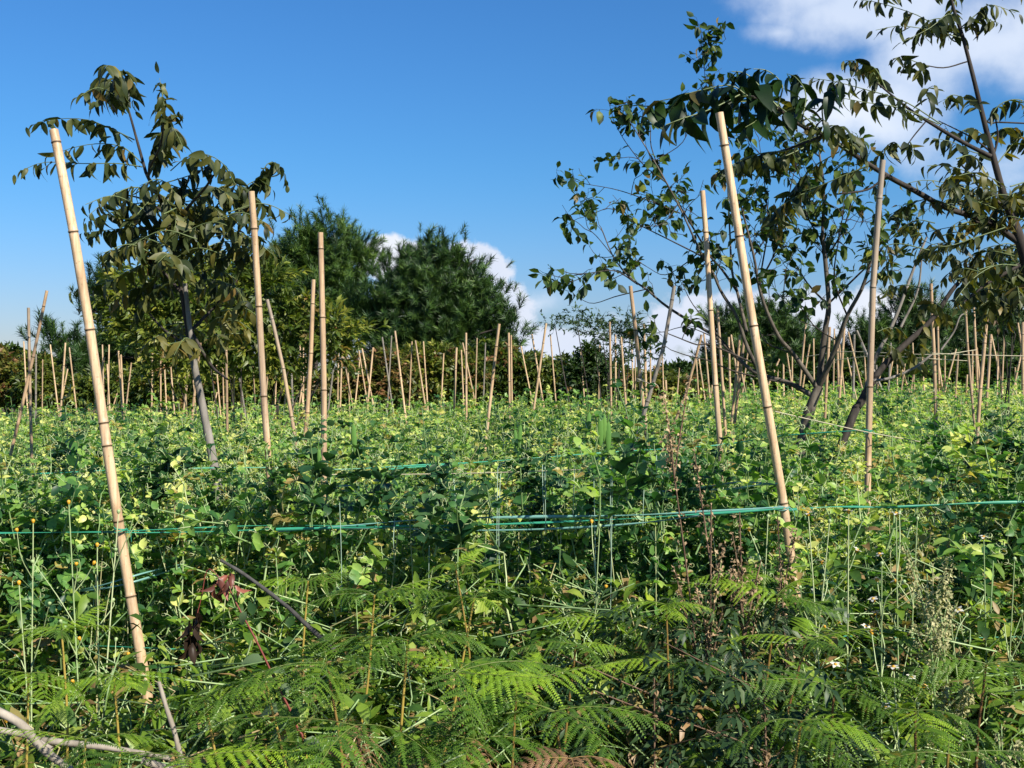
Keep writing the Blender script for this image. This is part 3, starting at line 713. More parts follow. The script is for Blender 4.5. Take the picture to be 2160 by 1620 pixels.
# --- the leafy tree on the left
def left_tree():
    D = 4.6
    t = thing('leafy_tree', (P(470, 1100, D)[0], D, 0), 'leafy young tree on the left with long drooping compound leaves against the sky', 'tree')
    wd = Bag(); fo = Bag()
    base = P(545, 1500, D); base[2] = -.05
    tube(wd, [base, *px_pts([(458, 1020), (432, 880), (405, 745)], D)], [.022, .019, .016, .014], 9, n=22, wob=.08)
    tube(wd, px_pts([(408, 750), (400, 690), (390, 598)], [D, D - .02, D - .04]), [.012, .010, .009], 8, n=10, wob=.1)
    dk = Bag()
    tube(dk, px_pts([(408, 760), (396, 690), (383, 610), (368, 520), (345, 440), (322, 395), (308, 365)], D), [.013, .012, .010, .009, .007, .006], 8, n=24, wob=.12)
    for l, r0, r1 in [([(308, 365), (290, 300), (272, 235), (262, 205)], .007, .003), ([(345, 440), (330, 400), (312, 365), (338, 310), (345, 260)], .007, .003), ([(360, 500), (395, 440), (430, 400), (450, 370)], .008, .004),
                      ([(378, 590), (430, 520), (480, 440), (530, 395)], .010, .004), ([(385, 620), (330, 560), (280, 530)], .008, .004), ([(400, 700), (460, 640), (500, 590)], .007, .003),
                      ([(370, 530), (330, 490), (280, 480)], .006, .003), ([(350, 450), (300, 420), (260, 410)], .006, .003), ([(405, 700), (445, 770), (480, 800)], .006, .004), ([(410, 740), (340, 690), (300, 640)], .006, .003)]:
        tube(dk, px_pts(l, D, .25), [r0, r1], 6, n=10, wob=.1)
    raches = [  # main leaves, traced
      ([(283, 295), (235, 272), (180, 252), (110, 252), (55, 268)], 9), ([(300, 345), (262, 312), (215, 303), (160, 310), (100, 330)], 8), ([(300, 352), (250, 345), (170, 345), (90, 343), (30, 368)], 10),
      ([(262, 215), (240, 200), (205, 185), (165, 205)], 5), ([(262, 208), (252, 165), (235, 140), (215, 140)], 6), ([(264, 210), (262, 170), (275, 175), (285, 235)], 6), ([(270, 235), (255, 200), (225, 200), (195, 225)], 5),
      ([(312, 365), (338, 310), (347, 235), (335, 155)], 13), ([(318, 360), (346, 300), (338, 230), (350, 175)], 9), ([(264, 206), (248, 175), (262, 150), (285, 180)], 7), ([(262, 205), (235, 175), (215, 165), (200, 190)], 6), ([(316, 368), (340, 310), (352, 250), (385, 240)], 6), ([(340, 340), (352, 290), (365, 270), (395, 330)], 6),
      ([(360, 360), (393, 333), (430, 325), (470, 345), (500, 395)], 8), ([(352, 385), (400, 370), (450, 350), (490, 375)], 7), ([(345, 385), (395, 400), (450, 395), (500, 425)], 8),
      ([(500, 425), (540, 385), (565, 345), (590, 350), (605, 390)], 8), ([(470, 440), (510, 400), (545, 380), (575, 400)], 6), ([(500, 450), (530, 420), (555, 430)], 4),
      ([(330, 405), (280, 395), (235, 415), (180, 460)], 8), ([(335, 425), (285, 430), (230, 450), (180, 470)], 8), ([(340, 480), (290, 480), (230, 485), (172, 492)], 9), ([(345, 500), (300, 500), (250, 525), (215, 560)], 8),
      ([(370, 520), (310, 555), (240, 590), (150, 615)], 9), ([(375, 545), (330, 590), (280, 610), (220, 650)], 8), ([(450, 480), (490, 450), (530, 455), (560, 480)], 6), ([(450, 500), (500, 490), (540, 510), (580, 540)], 7),
      ([(430, 470), (470, 420), (510, 410), (535, 440)], 6), ([(390, 560), (440, 520), (490, 510), (520, 540)], 7), ([(420, 560), (480, 540), (540, 540), (575, 515)], 7), ([(360, 460), (400, 440), (440, 460), (470, 500)], 6),
      ([(320, 400), (350, 420), (370, 460), (365, 500)], 6), ([(350, 440), (330, 480), (325, 530), (335, 570)], 6), ([(365, 450), (385, 490), (380, 540)], 6), ([(340, 400), (300, 440), (270, 480)], 6), ([(400, 600), (450, 590), (500, 610), (520, 650)], 7),
      ([(390, 590), (340, 600), (300, 640), (280, 680)], 6)]
    for l, n in raches:
        for rep in range(1):
            pinnate(fo, px_pts(l, D, .22), int(n * 1.35) + 1, .070, .026, c=(.36, 0, 0), droop=.65)
    for i in range(28):      # fill the dense middle of the crown
        x0 = rng.normal(400, 62); y0 = rng.uniform(390, 590); a = rng.uniform(0, 6.28); d = D + rng.uniform(-.35, .45); l = rng.uniform(.18, .32)
        p = P(x0, y0, d); v = np.array([math.cos(a), .6 * math.sin(a), .25]); v = unit(v)
        pinnate(fo, [p, p + v * l * .5, p + v * l - [0, 0, l * .35]], 6, .066, .025, c=(.45, 0, 0), droop=.7, nseg=3)
    for i in range(18):      # lower, yellower leaves round the trunk
        x0 = rng.uniform(330, 520); y0 = rng.uniform(600, 740); a = rng.uniform(0, 6.28); d = D + rng.uniform(-.2, .5); l = rng.uniform(.14, .25)
        p = P(x0, y0, d); v = np.array([math.cos(a), .6 * math.sin(a), .1]); v = unit(v)
        pinnate(fo, [p, p + v * l * .5, p + v * l - [0, 0, l * .4]], 5, .060, .022, c=(.7, .1, 0), droop=.9, nseg=3)
    wd.obj('trunk', BARKG, t); dk.obj('branches', BARKD, t); fo.obj('crown', [WALN, STEM], t)
left_tree()

def grow_leafy(fo, wd, a, dr, L, r_, depth, lf, up=.25):
    """random twig with smaller twigs and hanging leaves"""
    n = 5; pts = [np.array(a, float)]; d = unit(dr)
    for i in range(n):
        d = unit(d + rng.normal(0, .22, 3) + [0, 0, up * .3]); pts.append(pts[-1] + d * L / n)
    tube(wd, pts, np.linspace(r_, r_ * .5, n + 1), 4, (.5, 0, 0), 0)
    if depth > 0:
        for k in range(rng.integers(2, 4)):
            j = rng.integers(1, n + 1); sd_ = unit(d + rng.normal(0, .75, 3))
            grow_leafy(fo, wd, pts[j], sd_, L * rng.uniform(.45, .75), r_ * .6, depth - 1, lf, up)
    lf(fo, pts)
def lf_ovate(L, W, n, tone, dry=.0, every=1, droop=.7, mleaf=0, sp=.2):
    def f(fo, pts):
        for k in range(n):
            t = rng.uniform(.25, 1); s = t * (len(pts) - 1); i = min(len(pts) - 2, int(s)); p = pts[i] + (pts[i + 1] - pts[i]) * (s - i)
            d = unit(pts[i + 1] - pts[i]); dd = d * .5 + rng.normal(0, .6, 3) + [0, 0, -droop * rng.uniform(.2, 1.4)]
            q = p + unit(dd) * L * .25
            sz = rng.uniform(.65, 1.2)
            tube(fo, [p, q], .0009, 3, (.4, 0, 0), mleaf)
            leaf(fo, L * sz, W * sz, 3, rng.uniform(.1, .6), rng.uniform(-.1, .8), .45, (tone + rng.normal(0, sp), dry if rng.random() > .06 else .8, 0), mleaf, frame(dd, rng.normal(0, .5, 3) + [0, 0, 1]), q)
    return f

# --- the small leaved, many stemmed tree on the right
def small_leaved_tree():
    D = 6.2
    t = thing('small_leaved_tree', (P(1695, 930, D)[0], D, 0), 'airy tree right of centre with small round leaves and a pale forked trunk', 'tree')
    wd = Bag(); tw = Bag(); fo = Bag()
    base = P(1610, 1320, D); base[2] = -.02
    tube(wd, [base, *px_pts([(1694, 925), (1710, 860), (1728, 815)], D)], [.036, .032, .027, .024], 10, n=16, wob=.06)
    br = [([(1724, 819), (1672, 745), (1644, 713), (1616, 653), (1600, 600), (1590, 540), (1562, 430)], .020, .006), ([(1727, 812), (1740, 700), (1748, 645), (1741, 552), (1735, 490), (1738, 400), (1728, 320)], .026, .006),
          ([(1728, 815), (1748, 770), (1768, 720), (1787, 666), (1820, 604), (1841, 526), (1852, 430)], .024, .007), ([(1722, 840), (1665, 808), (1599, 789), (1555, 755), (1516, 716), (1485, 695), (1410, 649), (1363, 610), (1327, 584), (1293, 540), (1268, 480)], .022, .004),
          ([(1610, 800), (1575, 730), (1555, 670), (1521, 615), (1503, 574), (1477, 530), (1430, 430), (1380, 340), (1340, 275)], .017, .003), ([(1575, 700), (1555, 615), (1544, 571), (1540, 500), (1534, 350), (1538, 240)], .014, .003),
          ([(1555, 615), (1521, 566), (1498, 540), (1450, 460), (1405, 385), (1375, 315), (1372, 270)], .011, .003), ([(1616, 653), (1604, 590), (1620, 480), (1612, 380), (1600, 290)], .009, .002), ([(1600, 600), (1640, 520), (1662, 420), (1685, 320)], .008, .002),
          ([(1599, 770), (1500, 728), (1470, 727), (1430, 712), (1400, 700)], .008, .003), ([(1640, 805), (1545, 782), (1500, 762), (1450, 750), (1415, 738)], .007, .003), ([(1534, 350), (1515, 240), (1490, 180), (1485, 130), (1480, 100)], .004, .001),
          ([(1345, 600), (1300, 572), (1250, 575), (1185, 585)], .006, .002), ([(1363, 610), (1300, 625), (1250, 640), (1215, 625)], .005, .002), ([(1405, 385), (1360, 350), (1320, 300), (1298, 262)], .005, .002), ([(1435, 450), (1360, 420), (1300, 400), (1235, 388)], .005, .002),
          ([(1480, 540), (1400, 500), (1340, 470), (1290, 440), (1240, 455)], .006, .002), ([(1293, 540), (1260, 500), (1240, 480), (1235, 455)], .004, .002), ([(1748, 645), (1705, 600), (1680, 560), (1640, 500)], .009, .003), ([(1748, 640), (1810, 580), (1850, 540), (1888, 480)], .009, .003),
          ([(1590, 540), (1640, 470), (1700, 430)], .006, .002), ([(1740, 552), (1780, 480), (1800, 400), (1810, 330)], .007, .002), ([(1741, 520), (1700, 450), (1690, 380), (1670, 330)], .007, .002), ([(1820, 604), (1870, 560), (1890, 500)], .006, .002),
          ([(1787, 666), (1760, 590), (1770, 500), (1785, 420)], .008, .002), ([(1768, 720), (1720, 690), (1690, 650), (1660, 640), (1645, 620)], .006, .002), ([(1672, 745), (1620, 725), (1602, 698)], .006, .003), ([(1477, 530), (1440, 560), (1400, 580), (1360, 560)], .006, .002),
          ([(1555, 755), (1500, 690), (1460, 640), (1440, 600)], .007, .002), ([(1516, 716), (1450, 690), (1400, 700)], .005, .002), ([(1430, 430), (1400, 470), (1350, 480)], .004, .002), ([(1380, 340), (1440, 300), (1460, 240)], .004, .002)]
    lf = lf_ovate(.062, .036, 4, .36, droop=.8)
    for l, r0, r1 in br:
        pts = px_pts(l, D, .35); r0 *= .68; r1 *= .8
        tube(tw if r0 < .009 else wd, pts, [r0, (r0 + r1) / 2, r1], 6, n=max(8, len(l) * 3), wob=.12)
        S = spline(pts, 40); Ln = np.linalg.norm(np.diff(S, axis=0), axis=1).sum()
        dense = 1.45 if l[-1][0] > 1600 else 1.0
        for k in range(int(Ln * 9.5 * dense)):
            s = rng.uniform(.42 if r0 > .0055 else .15, 1); i = min(38, int(s * 39)); d = unit(S[i + 1] - S[i])
            if S[i][2] < 1.85 and rng.random() < .75: continue
            side = unit(d * .6 + rng.normal(0, .6, 3) + [0, 0, .25])
            grow_leafy(fo, tw, S[i], side, rng.uniform(.10, .24), .0024, 0 if rng.random() < .7 else 1, lf)
        grow_leafy(fo, tw, S[-1], S[-1] - S[-3], .14, .002, 1, lf)
    wd.obj('trunk', BARKM, t); tw.obj('branches', BARKD, t); fo.obj('crown', [PEAR], t)
small_leaved_tree()

# --- the tree at the right edge whose boughs reach in
def right_tree():
    D = 4.4
    bx = P(2290, 1000, D)
    t = thing('compound_leaved_tree', (bx[0], D, 0), 'big tree at the right edge, its bough reaching left over the tallest right pole', 'tree')
    wd = Bag(); fo = Bag()
    tube(wd, [np.array([bx[0] + .03, D, -.05]), *px_pts([(2240, 800), (2185, 620), (2150, 500), (2120, 420), (2095, 330), (2072, 240), (2050, 150), (2030, 75), (2012, 20), (1995, -60)], D)],
         [.050, .038, .026, .020, .014, .012, .010, .008, .007, .006, .004], 9, n=50, wob=.08)
    br = [([(2160, 520), (2090, 470), (2000, 440), (1935, 405), (1870, 370), (1800, 325), (1740, 285), (1685, 262), (1620, 215), (1560, 200)], [D, D, D - .05, D - .1, D - .2, D - .35, D - .5, D - .6, D - .8, D - .9], .013, .005),
          ([(2090, 330), (2035, 302), (1980, 270), (1925, 235), (1890, 208), (1850, 175)], D - .1, .009, .003), ([(2090, 320), (2050, 290), (1980, 255)], D, .004, .002),
          ([(2160, 520), (2100, 480), (2050, 465)], D + .1, .013, .006), ([(2040, 130), (1990, 143), (1940, 135)], D, .003, .002), ([(2072, 250), (2090, 260), (2110, 258), (2200, 262)], D + .1, .004, .003),
          ([(2095, 330), (2105, 290), (2100, 250)], D, .005, .003), ([(2140, 470), (2160, 420), (2180, 330), (2200, 250)], D + .2, .008, .004), ([(2150, 560), (2080, 600), (2030, 640)], D - .1, .008, .003), ([(1958, 250), (1925, 290), (1905, 320)], D - .1, .003, .002),
          ([(2120, 440), (2060, 380), (2020, 340)], D + .1, .006, .003), ([(1740, 285), (1660, 315), (1600, 330)], D - .5, .005, .003), ([(1870, 370), (1830, 400), (1760, 410)], D - .3, .005, .003)]
    for l, d, r0, r1 in br:
        tube(wd, px_pts(l, d), [r0, r1], 7, n=max(8, 3 * len(l)), wob=.1)
    fb_ = Bag()
    def leaf_group(l, n, d, L, W, tone, droop=.8, sp=.12, dry=0): pinnate(fb_ if d < D - .6 else fo, px_pts(l, d, sp), n, L, W, c=(tone, dry, 0), droop=droop)
    # big near leaves at the tip of the bough
    for l, n in [([(1590, 205), (1520, 200), (1450, 205), (1385, 215), (1350, 245)], 5), ([(1560, 200), (1500, 230), (1440, 250), (1400, 265)], 4), ([(1640, 225), (1580, 160), (1540, 150)], 4), ([(1580, 205), (1540, 180), (1480, 190), (1440, 200)], 4)]:
        leaf_group(l, n + 1, D - 1.0, .080, .036, .12, .6)
    for l, n in [([(1640, 230), (1600, 215), (1560, 215), (1520, 225)], 6), ([(1700, 268), (1650, 230), (1610, 200), (1570, 190)], 6), ([(1690, 262), (1700, 200), (1680, 165), (1660, 155)], 5), ([(1640, 225), (1650, 180), (1620, 150), (1585, 145)], 5),
                 ([(1620, 215), (1600, 250), (1570, 270)], 4), ([(1740, 285), (1735, 220), (1760, 175), (1800, 165)], 6)]:
        leaf_group(l, int(n * 1.3), D - .75, .070, .028, .15, .7)
    R2 = [([(1985, 262), (1910, 215), (1830, 190), (1750, 170), (1700, 165)], 10, D - .2), ([(1980, 262), (1900, 228), (1820, 215), (1745, 200)], 9, D - .25), ([(1858, 185), (1840, 150), (1810, 130), (1780, 128)], 6, D - .1), ([(1870, 190), (1850, 150), (1830, 140), (1795, 165)], 5, D - .1),
          ([(1790, 318), (1740, 290), (1690, 300), (1640, 330)], 7, D - .5), ([(1740, 285), (1690, 240), (1650, 215), (1600, 235)], 7, D - .6), ([(1800, 325), (1790, 280), (1760, 265), (1720, 270)], 6, D - .5),
          ([(1660, 318), (1600, 325), (1550, 345), (1500, 372)], 9, D - .5), ([(1700, 310), (1640, 335), (1580, 345), (1510, 385)], 8, D - .45), ([(1770, 320), (1720, 350), (1680, 390), (1655, 430)], 8, D - .45), ([(1830, 350), (1780, 370), (1720, 395), (1660, 410)], 9, D - .4),
          ([(1720, 400), (1680, 415), (1640, 440), (1600, 470)], 7, D - .45), ([(1700, 420), (1660, 430), (1640, 470), (1620, 490)], 6, D - .4), ([(1770, 310), (1800, 290), (1820, 310), (1825, 350)], 6, D - .4),
          ([(2030, 75), (1985, 60), (1930, 30), (1850, 5), (1810, 0)], 9, D), ([(2028, 80), (1970, 65), (1900, 55), (1840, 65)], 8, D), ([(2030, 70), (1990, 40), (1950, 50), (1930, 90)], 6, D), ([(2020, 45), (2000, 30), (1960, 60), (1900, 90)], 7, D), ([(2025, 60), (2060, 30), (2090, 10), (2150, 30)], 7, D), ([(2030, 60), (2070, 40), (2110, 50)], 5, D),
          ([(2010, 20), (2030, -30), (2090, -40), (2150, -10)], 6, D), ([(2005, 0), (1960, -30), (1890, -20), (1840, 0)], 8, D), ([(2035, 90), (2010, 60), (2005, 30), (2010, 0)], 6, D),
          ([(1958, 140), (1930, 130), (1905, 120), (1880, 125)], 5, D), ([(1960, 140), (1935, 150), (1900, 140)], 4, D), ([(1988, 245), (1960, 210), (1955, 190), (1970, 180)], 3, D), ([(1905, 320), (1885, 300), (1860, 320), (1840, 350)], 6, D - .2), ([(1905, 318), (1920, 300), (1930, 330)], 4, D - .2),
          ([(2072, 240), (2050, 215), (2010, 200), (1990, 215)], 6, D), ([(2080, 260), (2110, 220), (2150, 210), (2180, 230)], 6, D), ([(2090, 300), (2050, 270), (2010, 285), (1990, 260)], 6, D), ([(2100, 330), (2050, 320), (2010, 300), (1960, 290)], 7, D),
          ([(2100, 350), (2140, 300), (2160, 290), (2180, 320)], 6, D + .1), ([(2080, 300), (2120, 270), (2170, 280)], 6, D), ([(2150, 500), (2100, 440), (2040, 400), (1960, 380), (1900, 390)], 9, D), ([(2150, 500), (2090, 460), (2010, 430), (1930, 430)], 9, D),
          ([(2150, 480), (2100, 420), (2050, 400), (1990, 420)], 8, D + .1), ([(2120, 450), (2080, 470), (2000, 480), (1910, 500)], 9, D), ([(2120, 480), (2060, 500), (1990, 520), (1930, 500)], 8, D - .1), ([(2140, 540), (2080, 530), (2020, 560), (1980, 600)], 8, D),
          ([(2150, 560), (2100, 560), (2050, 590), (2010, 640)], 8, D - .1), ([(2160, 560), (2130, 600), (2090, 640), (2080, 700)], 8, D - .1), ([(2170, 600), (2140, 640), (2120, 690)], 6, D), ([(2120, 400), (2060, 370), (2000, 350), (1950, 350)], 7, D),
          ([(2140, 420), (2170, 380), (2190, 400)], 5, D), ([(2120, 460), (2150, 430), (2180, 450)], 5, D), ([(2020, 440), (1960, 420), (1900, 440), (1870, 470)], 7, D - .1), ([(2100, 440), (2050, 420), (2020, 400), (1990, 370)], 7, D - .1), ([(2150, 620), (2090, 610), (2040, 620), (1990, 640)], 7, D)]
    for l, n, d in R2: leaf_group(l, int(n * 1.35), d, .054, .020, .34, .65)
    for i in range(45):
        x0 = rng.uniform(1960, 2230); y0 = rng.uniform(330, 650); a = rng.uniform(0, 6.28); l = rng.uniform(.14, .28)
        p = P(x0, y0, D + rng.uniform(-.3, .8)); v = unit(np.array([math.cos(a), .7 * math.sin(a), .2]))
        pinnate(fo, [p, p + v * l * .5, p + v * l - [0, 0, l * .35]], 6, .050, .020, c=(.42, .05, 0), droop=.8, nseg=3)
    wd.obj('trunk', BARKD, t); fo.obj('crown', [WALN, STEM], t); fb_.obj('large_leaf_spray', [BIGL, STEM], t)
right_tree()

# --- the leaning dark stem right of the grey topped pole
def leaning_tree():
    D = 5.6
    t = thing('leaning_tree', (P(1785, 930, D)[0], D, 0), 'slanting dark stemmed tree behind the grey topped pole, with a pale low branch', 'tree')
    wd = Bag(); fo = Bag(); pl = Bag()
    base = P(1590, 1370, D); base[2] = -.03
    tube(wd, [base, *px_pts([(1788, 905), (1812, 855), (1850, 790), (1900, 735), (1965, 675), (2010, 610), (2050, 570), (2100, 535), (2180, 500)], D)], [.022, .021, .019, .017, .014, .011, .009, .007, .005], 8, n=36, wob=.08)
    for l, r0, r1 in [([(1820, 850), (1845, 760), (1885, 680), (1930, 560), (1955, 500)], .013, .005), ([(1900, 690), (1935, 615), (1945, 540)], .007, .004)]:
        tube(pl, px_pts(l, D + .2), [r0, r1], 7, n=16, wob=.1)
    for l, r0, r1 in [([(1838, 803), (1880, 797), (1930, 775), (1965, 748)], .008, .006), ([(1985, 738), (2012, 700), (2025, 668), (2040, 660)], .005, .003)]:
        tube(pl, px_pts(l, D - .05), [r0, r1], 7, n=16, wob=.1)
    for l, n in [([(1850, 700), (1880, 690), (1905, 700), (1920, 730)], 5), ([(1860, 720), (1890, 740), (1900, 780)], 5), ([(1930, 740), (1950, 700), (1940, 660)], 4), ([(1960, 680), (1990, 660), (2010, 690)], 5), ([(1900, 735), (1930, 750), (1945, 790)], 5),
                 ([(2010, 610), (2040, 560), (2070, 540), (2100, 560)], 6), ([(2050, 570), (2030, 600), (2020, 650)], 5), ([(2060, 570), (2090, 600), (2085, 650), (2070, 700)], 7), ([(1930, 560), (1960, 520), (2000, 510)], 5), ([(1950, 510), (1930, 480), (1900, 480)], 5),
                 ([(2100, 560), (2110, 620), (2120, 660)], 6), ([(1885, 620), (1870, 560), (1880, 520)], 4)]:
        pinnate(fo, px_pts(l, D, .2), n + 1, .062, .026, c=(.55, .08, 0), droop=.8)
    wd.obj('trunk', BARKD, t); pl.obj('pale_branch', BARKG, t); fo.obj('crown', [WALN, STEM], t)
leaning_tree()

# --- the yellowish bushy tree behind the left tree
def bushy(name, label, cat, blobs_, D, leaves, L, W, tone, mat, dry=0, trunk=None, seedn=0, grp=None, depth=.8, dcol=.22, shape=.42):
    """blobs_: (px, py, rx, ry) lumps of the crown in photo pixels"""
    cx = np.mean([b[0] for b in blobs_]); base = P(cx, 900, D); gzb = float(gz(base[0], D))
    t = thing(name, (base[0], D, gzb), label, cat, grp)
    fo = Bag(); wd = Bag()
    dry *= .45; Ts = []
    for v in range(4):
        b = Bag(); tube(b, [(0, 0, 0), (0, .1, .01)], [.0016, .001], 3, (.3, 0, 0), 0)
        for k in range(7):
            a = rng.uniform(-1.4, 1.4) if k else 0; 
            leaf(b, L * rng.uniform(.7, 1.1), W * rng.uniform(.8, 1.1), 2, rng.uniform(.1, .5), rng.uniform(0, .6), shape, (tone + rng.normal(0, .12), dry * rng.random(), 0), 0, rotz(a) @ rotx(rng.uniform(-.5, .5)) @ roty(rng.uniform(-.8, .8)), (0, .1 * rng.random(), 0))
        Ts.append(b.template())
    tot = sum(b[2] * b[3] for b in blobs_)
    top = []
    fine = 2.3 if grp == HG else 1.0; leaves *= fine
    for (px, py, rx, ry) in blobs_:
        m = max(6, int(leaves * rx * ry / tot)); c = P(px, py, D); sx, sz = rx / F * D, ry / F * D; sy = max(sx, sz) * depth
        v = unit(rng.normal(0, 1, (m, 3))); rad = rng.random(m) ** .45 * (1 + .12 * rng.normal(0, 1, m))
        pos = c + v * rad[:, None] * np.array([sx, sy, sz])
        clump = np.sin(pos @ np.array([9.1, 4., 7.]) / (D / 8)) * .10
        out = unit(v * [1, 1, .7] + rng.normal(0, .5, (m, 3)) + [0, 0, .1])
        rots = frame(out, rng.normal(0, .5, (m, 3)) + [0, 0, 1])
        cad = np.stack([rng.normal(0, dcol * .6, m) + clump, (rng.random(m) < dry * .6) * rng.uniform(.3, .9, m), np.zeros(m)], -1)
        scatter_mix(fo, Ts, pos, rots, rng.uniform(.8, 1.2, m) * fine ** -.5, cad)
        top.append(c)
    b0 = np.array([base[0], D, gzb - .03])
    for i, c in enumerate(top):
        mid = (b0 + c) / 2 + rng.normal(0, .06, 3); tube(wd, [b0, mid, c], [.012 * D / 8 + .008, .006 * D / 8, .003], 5, n=8, wob=.1)
    wd.obj('trunk', BARKD, t); fo.obj('crown', mat, t)
    return t
bushy('bushy_tree', 'yellow green bushy tree behind the left leafy tree, in front of the pines', 'tree',
      [(300, 610, 70, 55), (420, 600, 85, 75), (510, 590, 45, 40), (560, 620, 60, 60), (250, 660, 45, 45), (340, 690, 90, 60), (470, 690, 100, 60), (600, 690, 60, 50), (690, 700, 60, 45), (650, 650, 30, 26), (735, 695, 45, 18), (530, 740, 70, 40), (400, 760, 80, 40), (700, 740, 40, 30), (600, 760, 50, 30)],
      8.6, 1900, .078, .026, .50, BUSH, dry=.10, depth=.7)

# --- pines
def needle_tuft(n=60, L=.24, seed=0, w=.0045):
    r = np.random.default_rng(seed); b = Bag()
    s = np.linspace(0, .16, n); a = np.arange(n) * 2.4; e = r.uniform(.25, 1.15, n)
    for i in range(n):
        d = np.array([math.cos(a[i]) * math.cos(e[i]), math.sin(a[i]) * math.cos(e[i]), math.sin(e[i])])
        p = np.array([0, 0, s[i]]); side = unit(np.cross(d, [.3, .2, 1])) * w; l = L * r.uniform(.7, 1.1)
        q = p + d * l * .55; tip = p + d * l + np.array([0, 0, -.03 * l / .24 * r.random()])
        b.add([p - side, p + side, q + side * .8, q - side * .8, tip], [[0, 1, 2, 3]], (.45 + r.normal(0, .15), 0, 0))
        b.t.append((np.array([[3, 2, 4]]) + b.n - 5, np.array([0])))
    return b.template()
def pine(label, blobs_, D, tufts, tone, L=.17, grp='pine trees behind the field', w=.0045, base_px=None):
    cx = base_px or np.mean([b[0] for b in blobs_]); base = P(cx, 900, D); g = float(gz(base[0], D))
    t = thing('pine_tree', (base[0], D, g), label, 'tree', grp)
    Ts = [needle_tuft(50, .12, s, w * .9) for s in range(5)]
    fo = Bag(); wd = Bag(); tot = sum(b[2] * b[3] for b in blobs_); tufts = int(tufts * 3.4); L = .17; tone += .04
    ztop = max(P(b[0], b[1], D)[2] for b in blobs_)
    tube(wd, [(base[0], D, g - .05), (base[0] + .03, D, g + (ztop - g) * .5), (base[0], D, ztop)], [.11, .08, .03], 8, n=12, wob=.1)
    for (px, py, rx, ry) in blobs_:
        m = max(8, int(tufts * rx * ry / tot)); c = P(px, py + 6, D); sx, sz = rx / F * D * .86, ry / F * D * .86; sy = max(sx, sz)
        kc = max(3, m // 11); vc = unit(rng.normal(0, 1, (kc, 3)) + [0, 0, .25]); rc = rng.random(kc) ** .33
        ci = rng.integers(0, kc, m); v = unit(vc[ci] + rng.normal(0, .22, (m, 3)))
        pos = c + vc[ci] * rc[ci][:, None] * np.array([sx, sy, sz]) + rng.normal(0, .12, (m, 3))
        up = unit(v * .75 + [0, 0, .8] + rng.normal(0, .25, (m, 3)))
        Rm = frame(up, rng.normal(0, 1, (m, 3)))[:, :, [0, 2, 1]].copy(); Rm[:, :, 0] *= -1
        cad = np.stack([rng.normal(tone, .14, m), np.zeros(m), np.zeros(m)], -1)
        scatter_mix(fo, Ts, pos, Rm, rng.uniform(.7, 1.15, m), cad)
        for k in range(5):
            tube(wd, [(base[0], D, c[2] - sz * rng.uniform(.2, 1.2)), c + rng.normal(0, .5, 3) * [sx, sy, sz]], [.03, .01], 5, n=4)
    wd.obj('trunk', BARKD, t); fo.obj('crown', PINE, t)
pine('taller pine tree left of the middle with lighter green top, behind the orange brown pole',
     [(650, 500, 30, 30), (700, 495, 32, 30), (640, 545, 55, 45), (740, 535, 60, 45), (600, 560, 50, 40), (735, 590, 40, 50), (680, 600, 80, 60), (590, 620, 50, 50), (700, 680, 90, 60), (620, 700, 60, 60), (560, 560, 20, 20)], 17, 620, .12)
pine('round dark pine tree in the middle with a spiky outline against white cloud',
     [(880, 545, 28, 28), (850, 590, 32, 30), (925, 560, 40, 35), (955, 555, 22, 28), (880, 610, 90, 60), (970, 610, 50, 50), (820, 650, 50, 50), (930, 670, 90, 60), (1010, 650, 50, 50), (830, 700, 80, 60), (950, 730, 80, 50), (1058, 668, 22, 26), (1035, 705, 40, 40), (770, 680, 40, 60), (1050, 735, 30, 30), (880, 760, 90, 40)], 15, 880, -.06, L=.27)
pine('very dark pine tree half hidden behind the left leafy tree',
     [(235, 620, 35, 35), (210, 660, 30, 40), (270, 660, 60, 60), (350, 650, 80, 80), (430, 650, 80, 90), (520, 640, 70, 90), (240, 740, 60, 50), (330, 740, 90, 60), (450, 750, 90, 50), (200, 760, 40, 40), (560, 740, 60, 60)], 15.5, 640, -.16, L=.26)
pine('single dark pine tuft poking up against the sky at the far left', [(122, 712, 26, 14), (130, 740, 22, 22), (165, 770, 30, 25)], 14, 40, -.10, L=.26)
pine('low dark pine behind the forked trunk, left of the white cloud on the right',
     [(1600, 690, 40, 35), (1640, 700, 45, 40), (1570, 700, 30, 35), (1680, 730, 50, 40), (1520, 690, 24, 26), (1560, 750, 60, 40), (1640, 760, 60, 40), (1720, 760, 40, 40)], 17, 460, .02, L=.24)
pine('pointed pine just right of the pole with grey top half',
     [(1917, 640, 18, 26), (1920, 670, 34, 30), (1900, 710, 40, 36), (1945, 700, 36, 34), (1870, 740, 50, 40), (1930, 760, 60, 40), (1985, 690, 36, 30), (1830, 730, 40, 40), (1820, 770, 40, 30)], 17, 420, .02, L=.24)
pine('broad pine mass behind the tan pole at the right edge',
     [(2030, 690, 40, 34), (2010, 740, 60, 40), (2080, 720, 60, 40), (2120, 680, 40, 36), (2150, 730, 60, 50), (2060, 770, 80, 30), (2200, 720, 60, 60), (2280, 720, 80, 80)], 18.5, 480, -.02, L=.26)

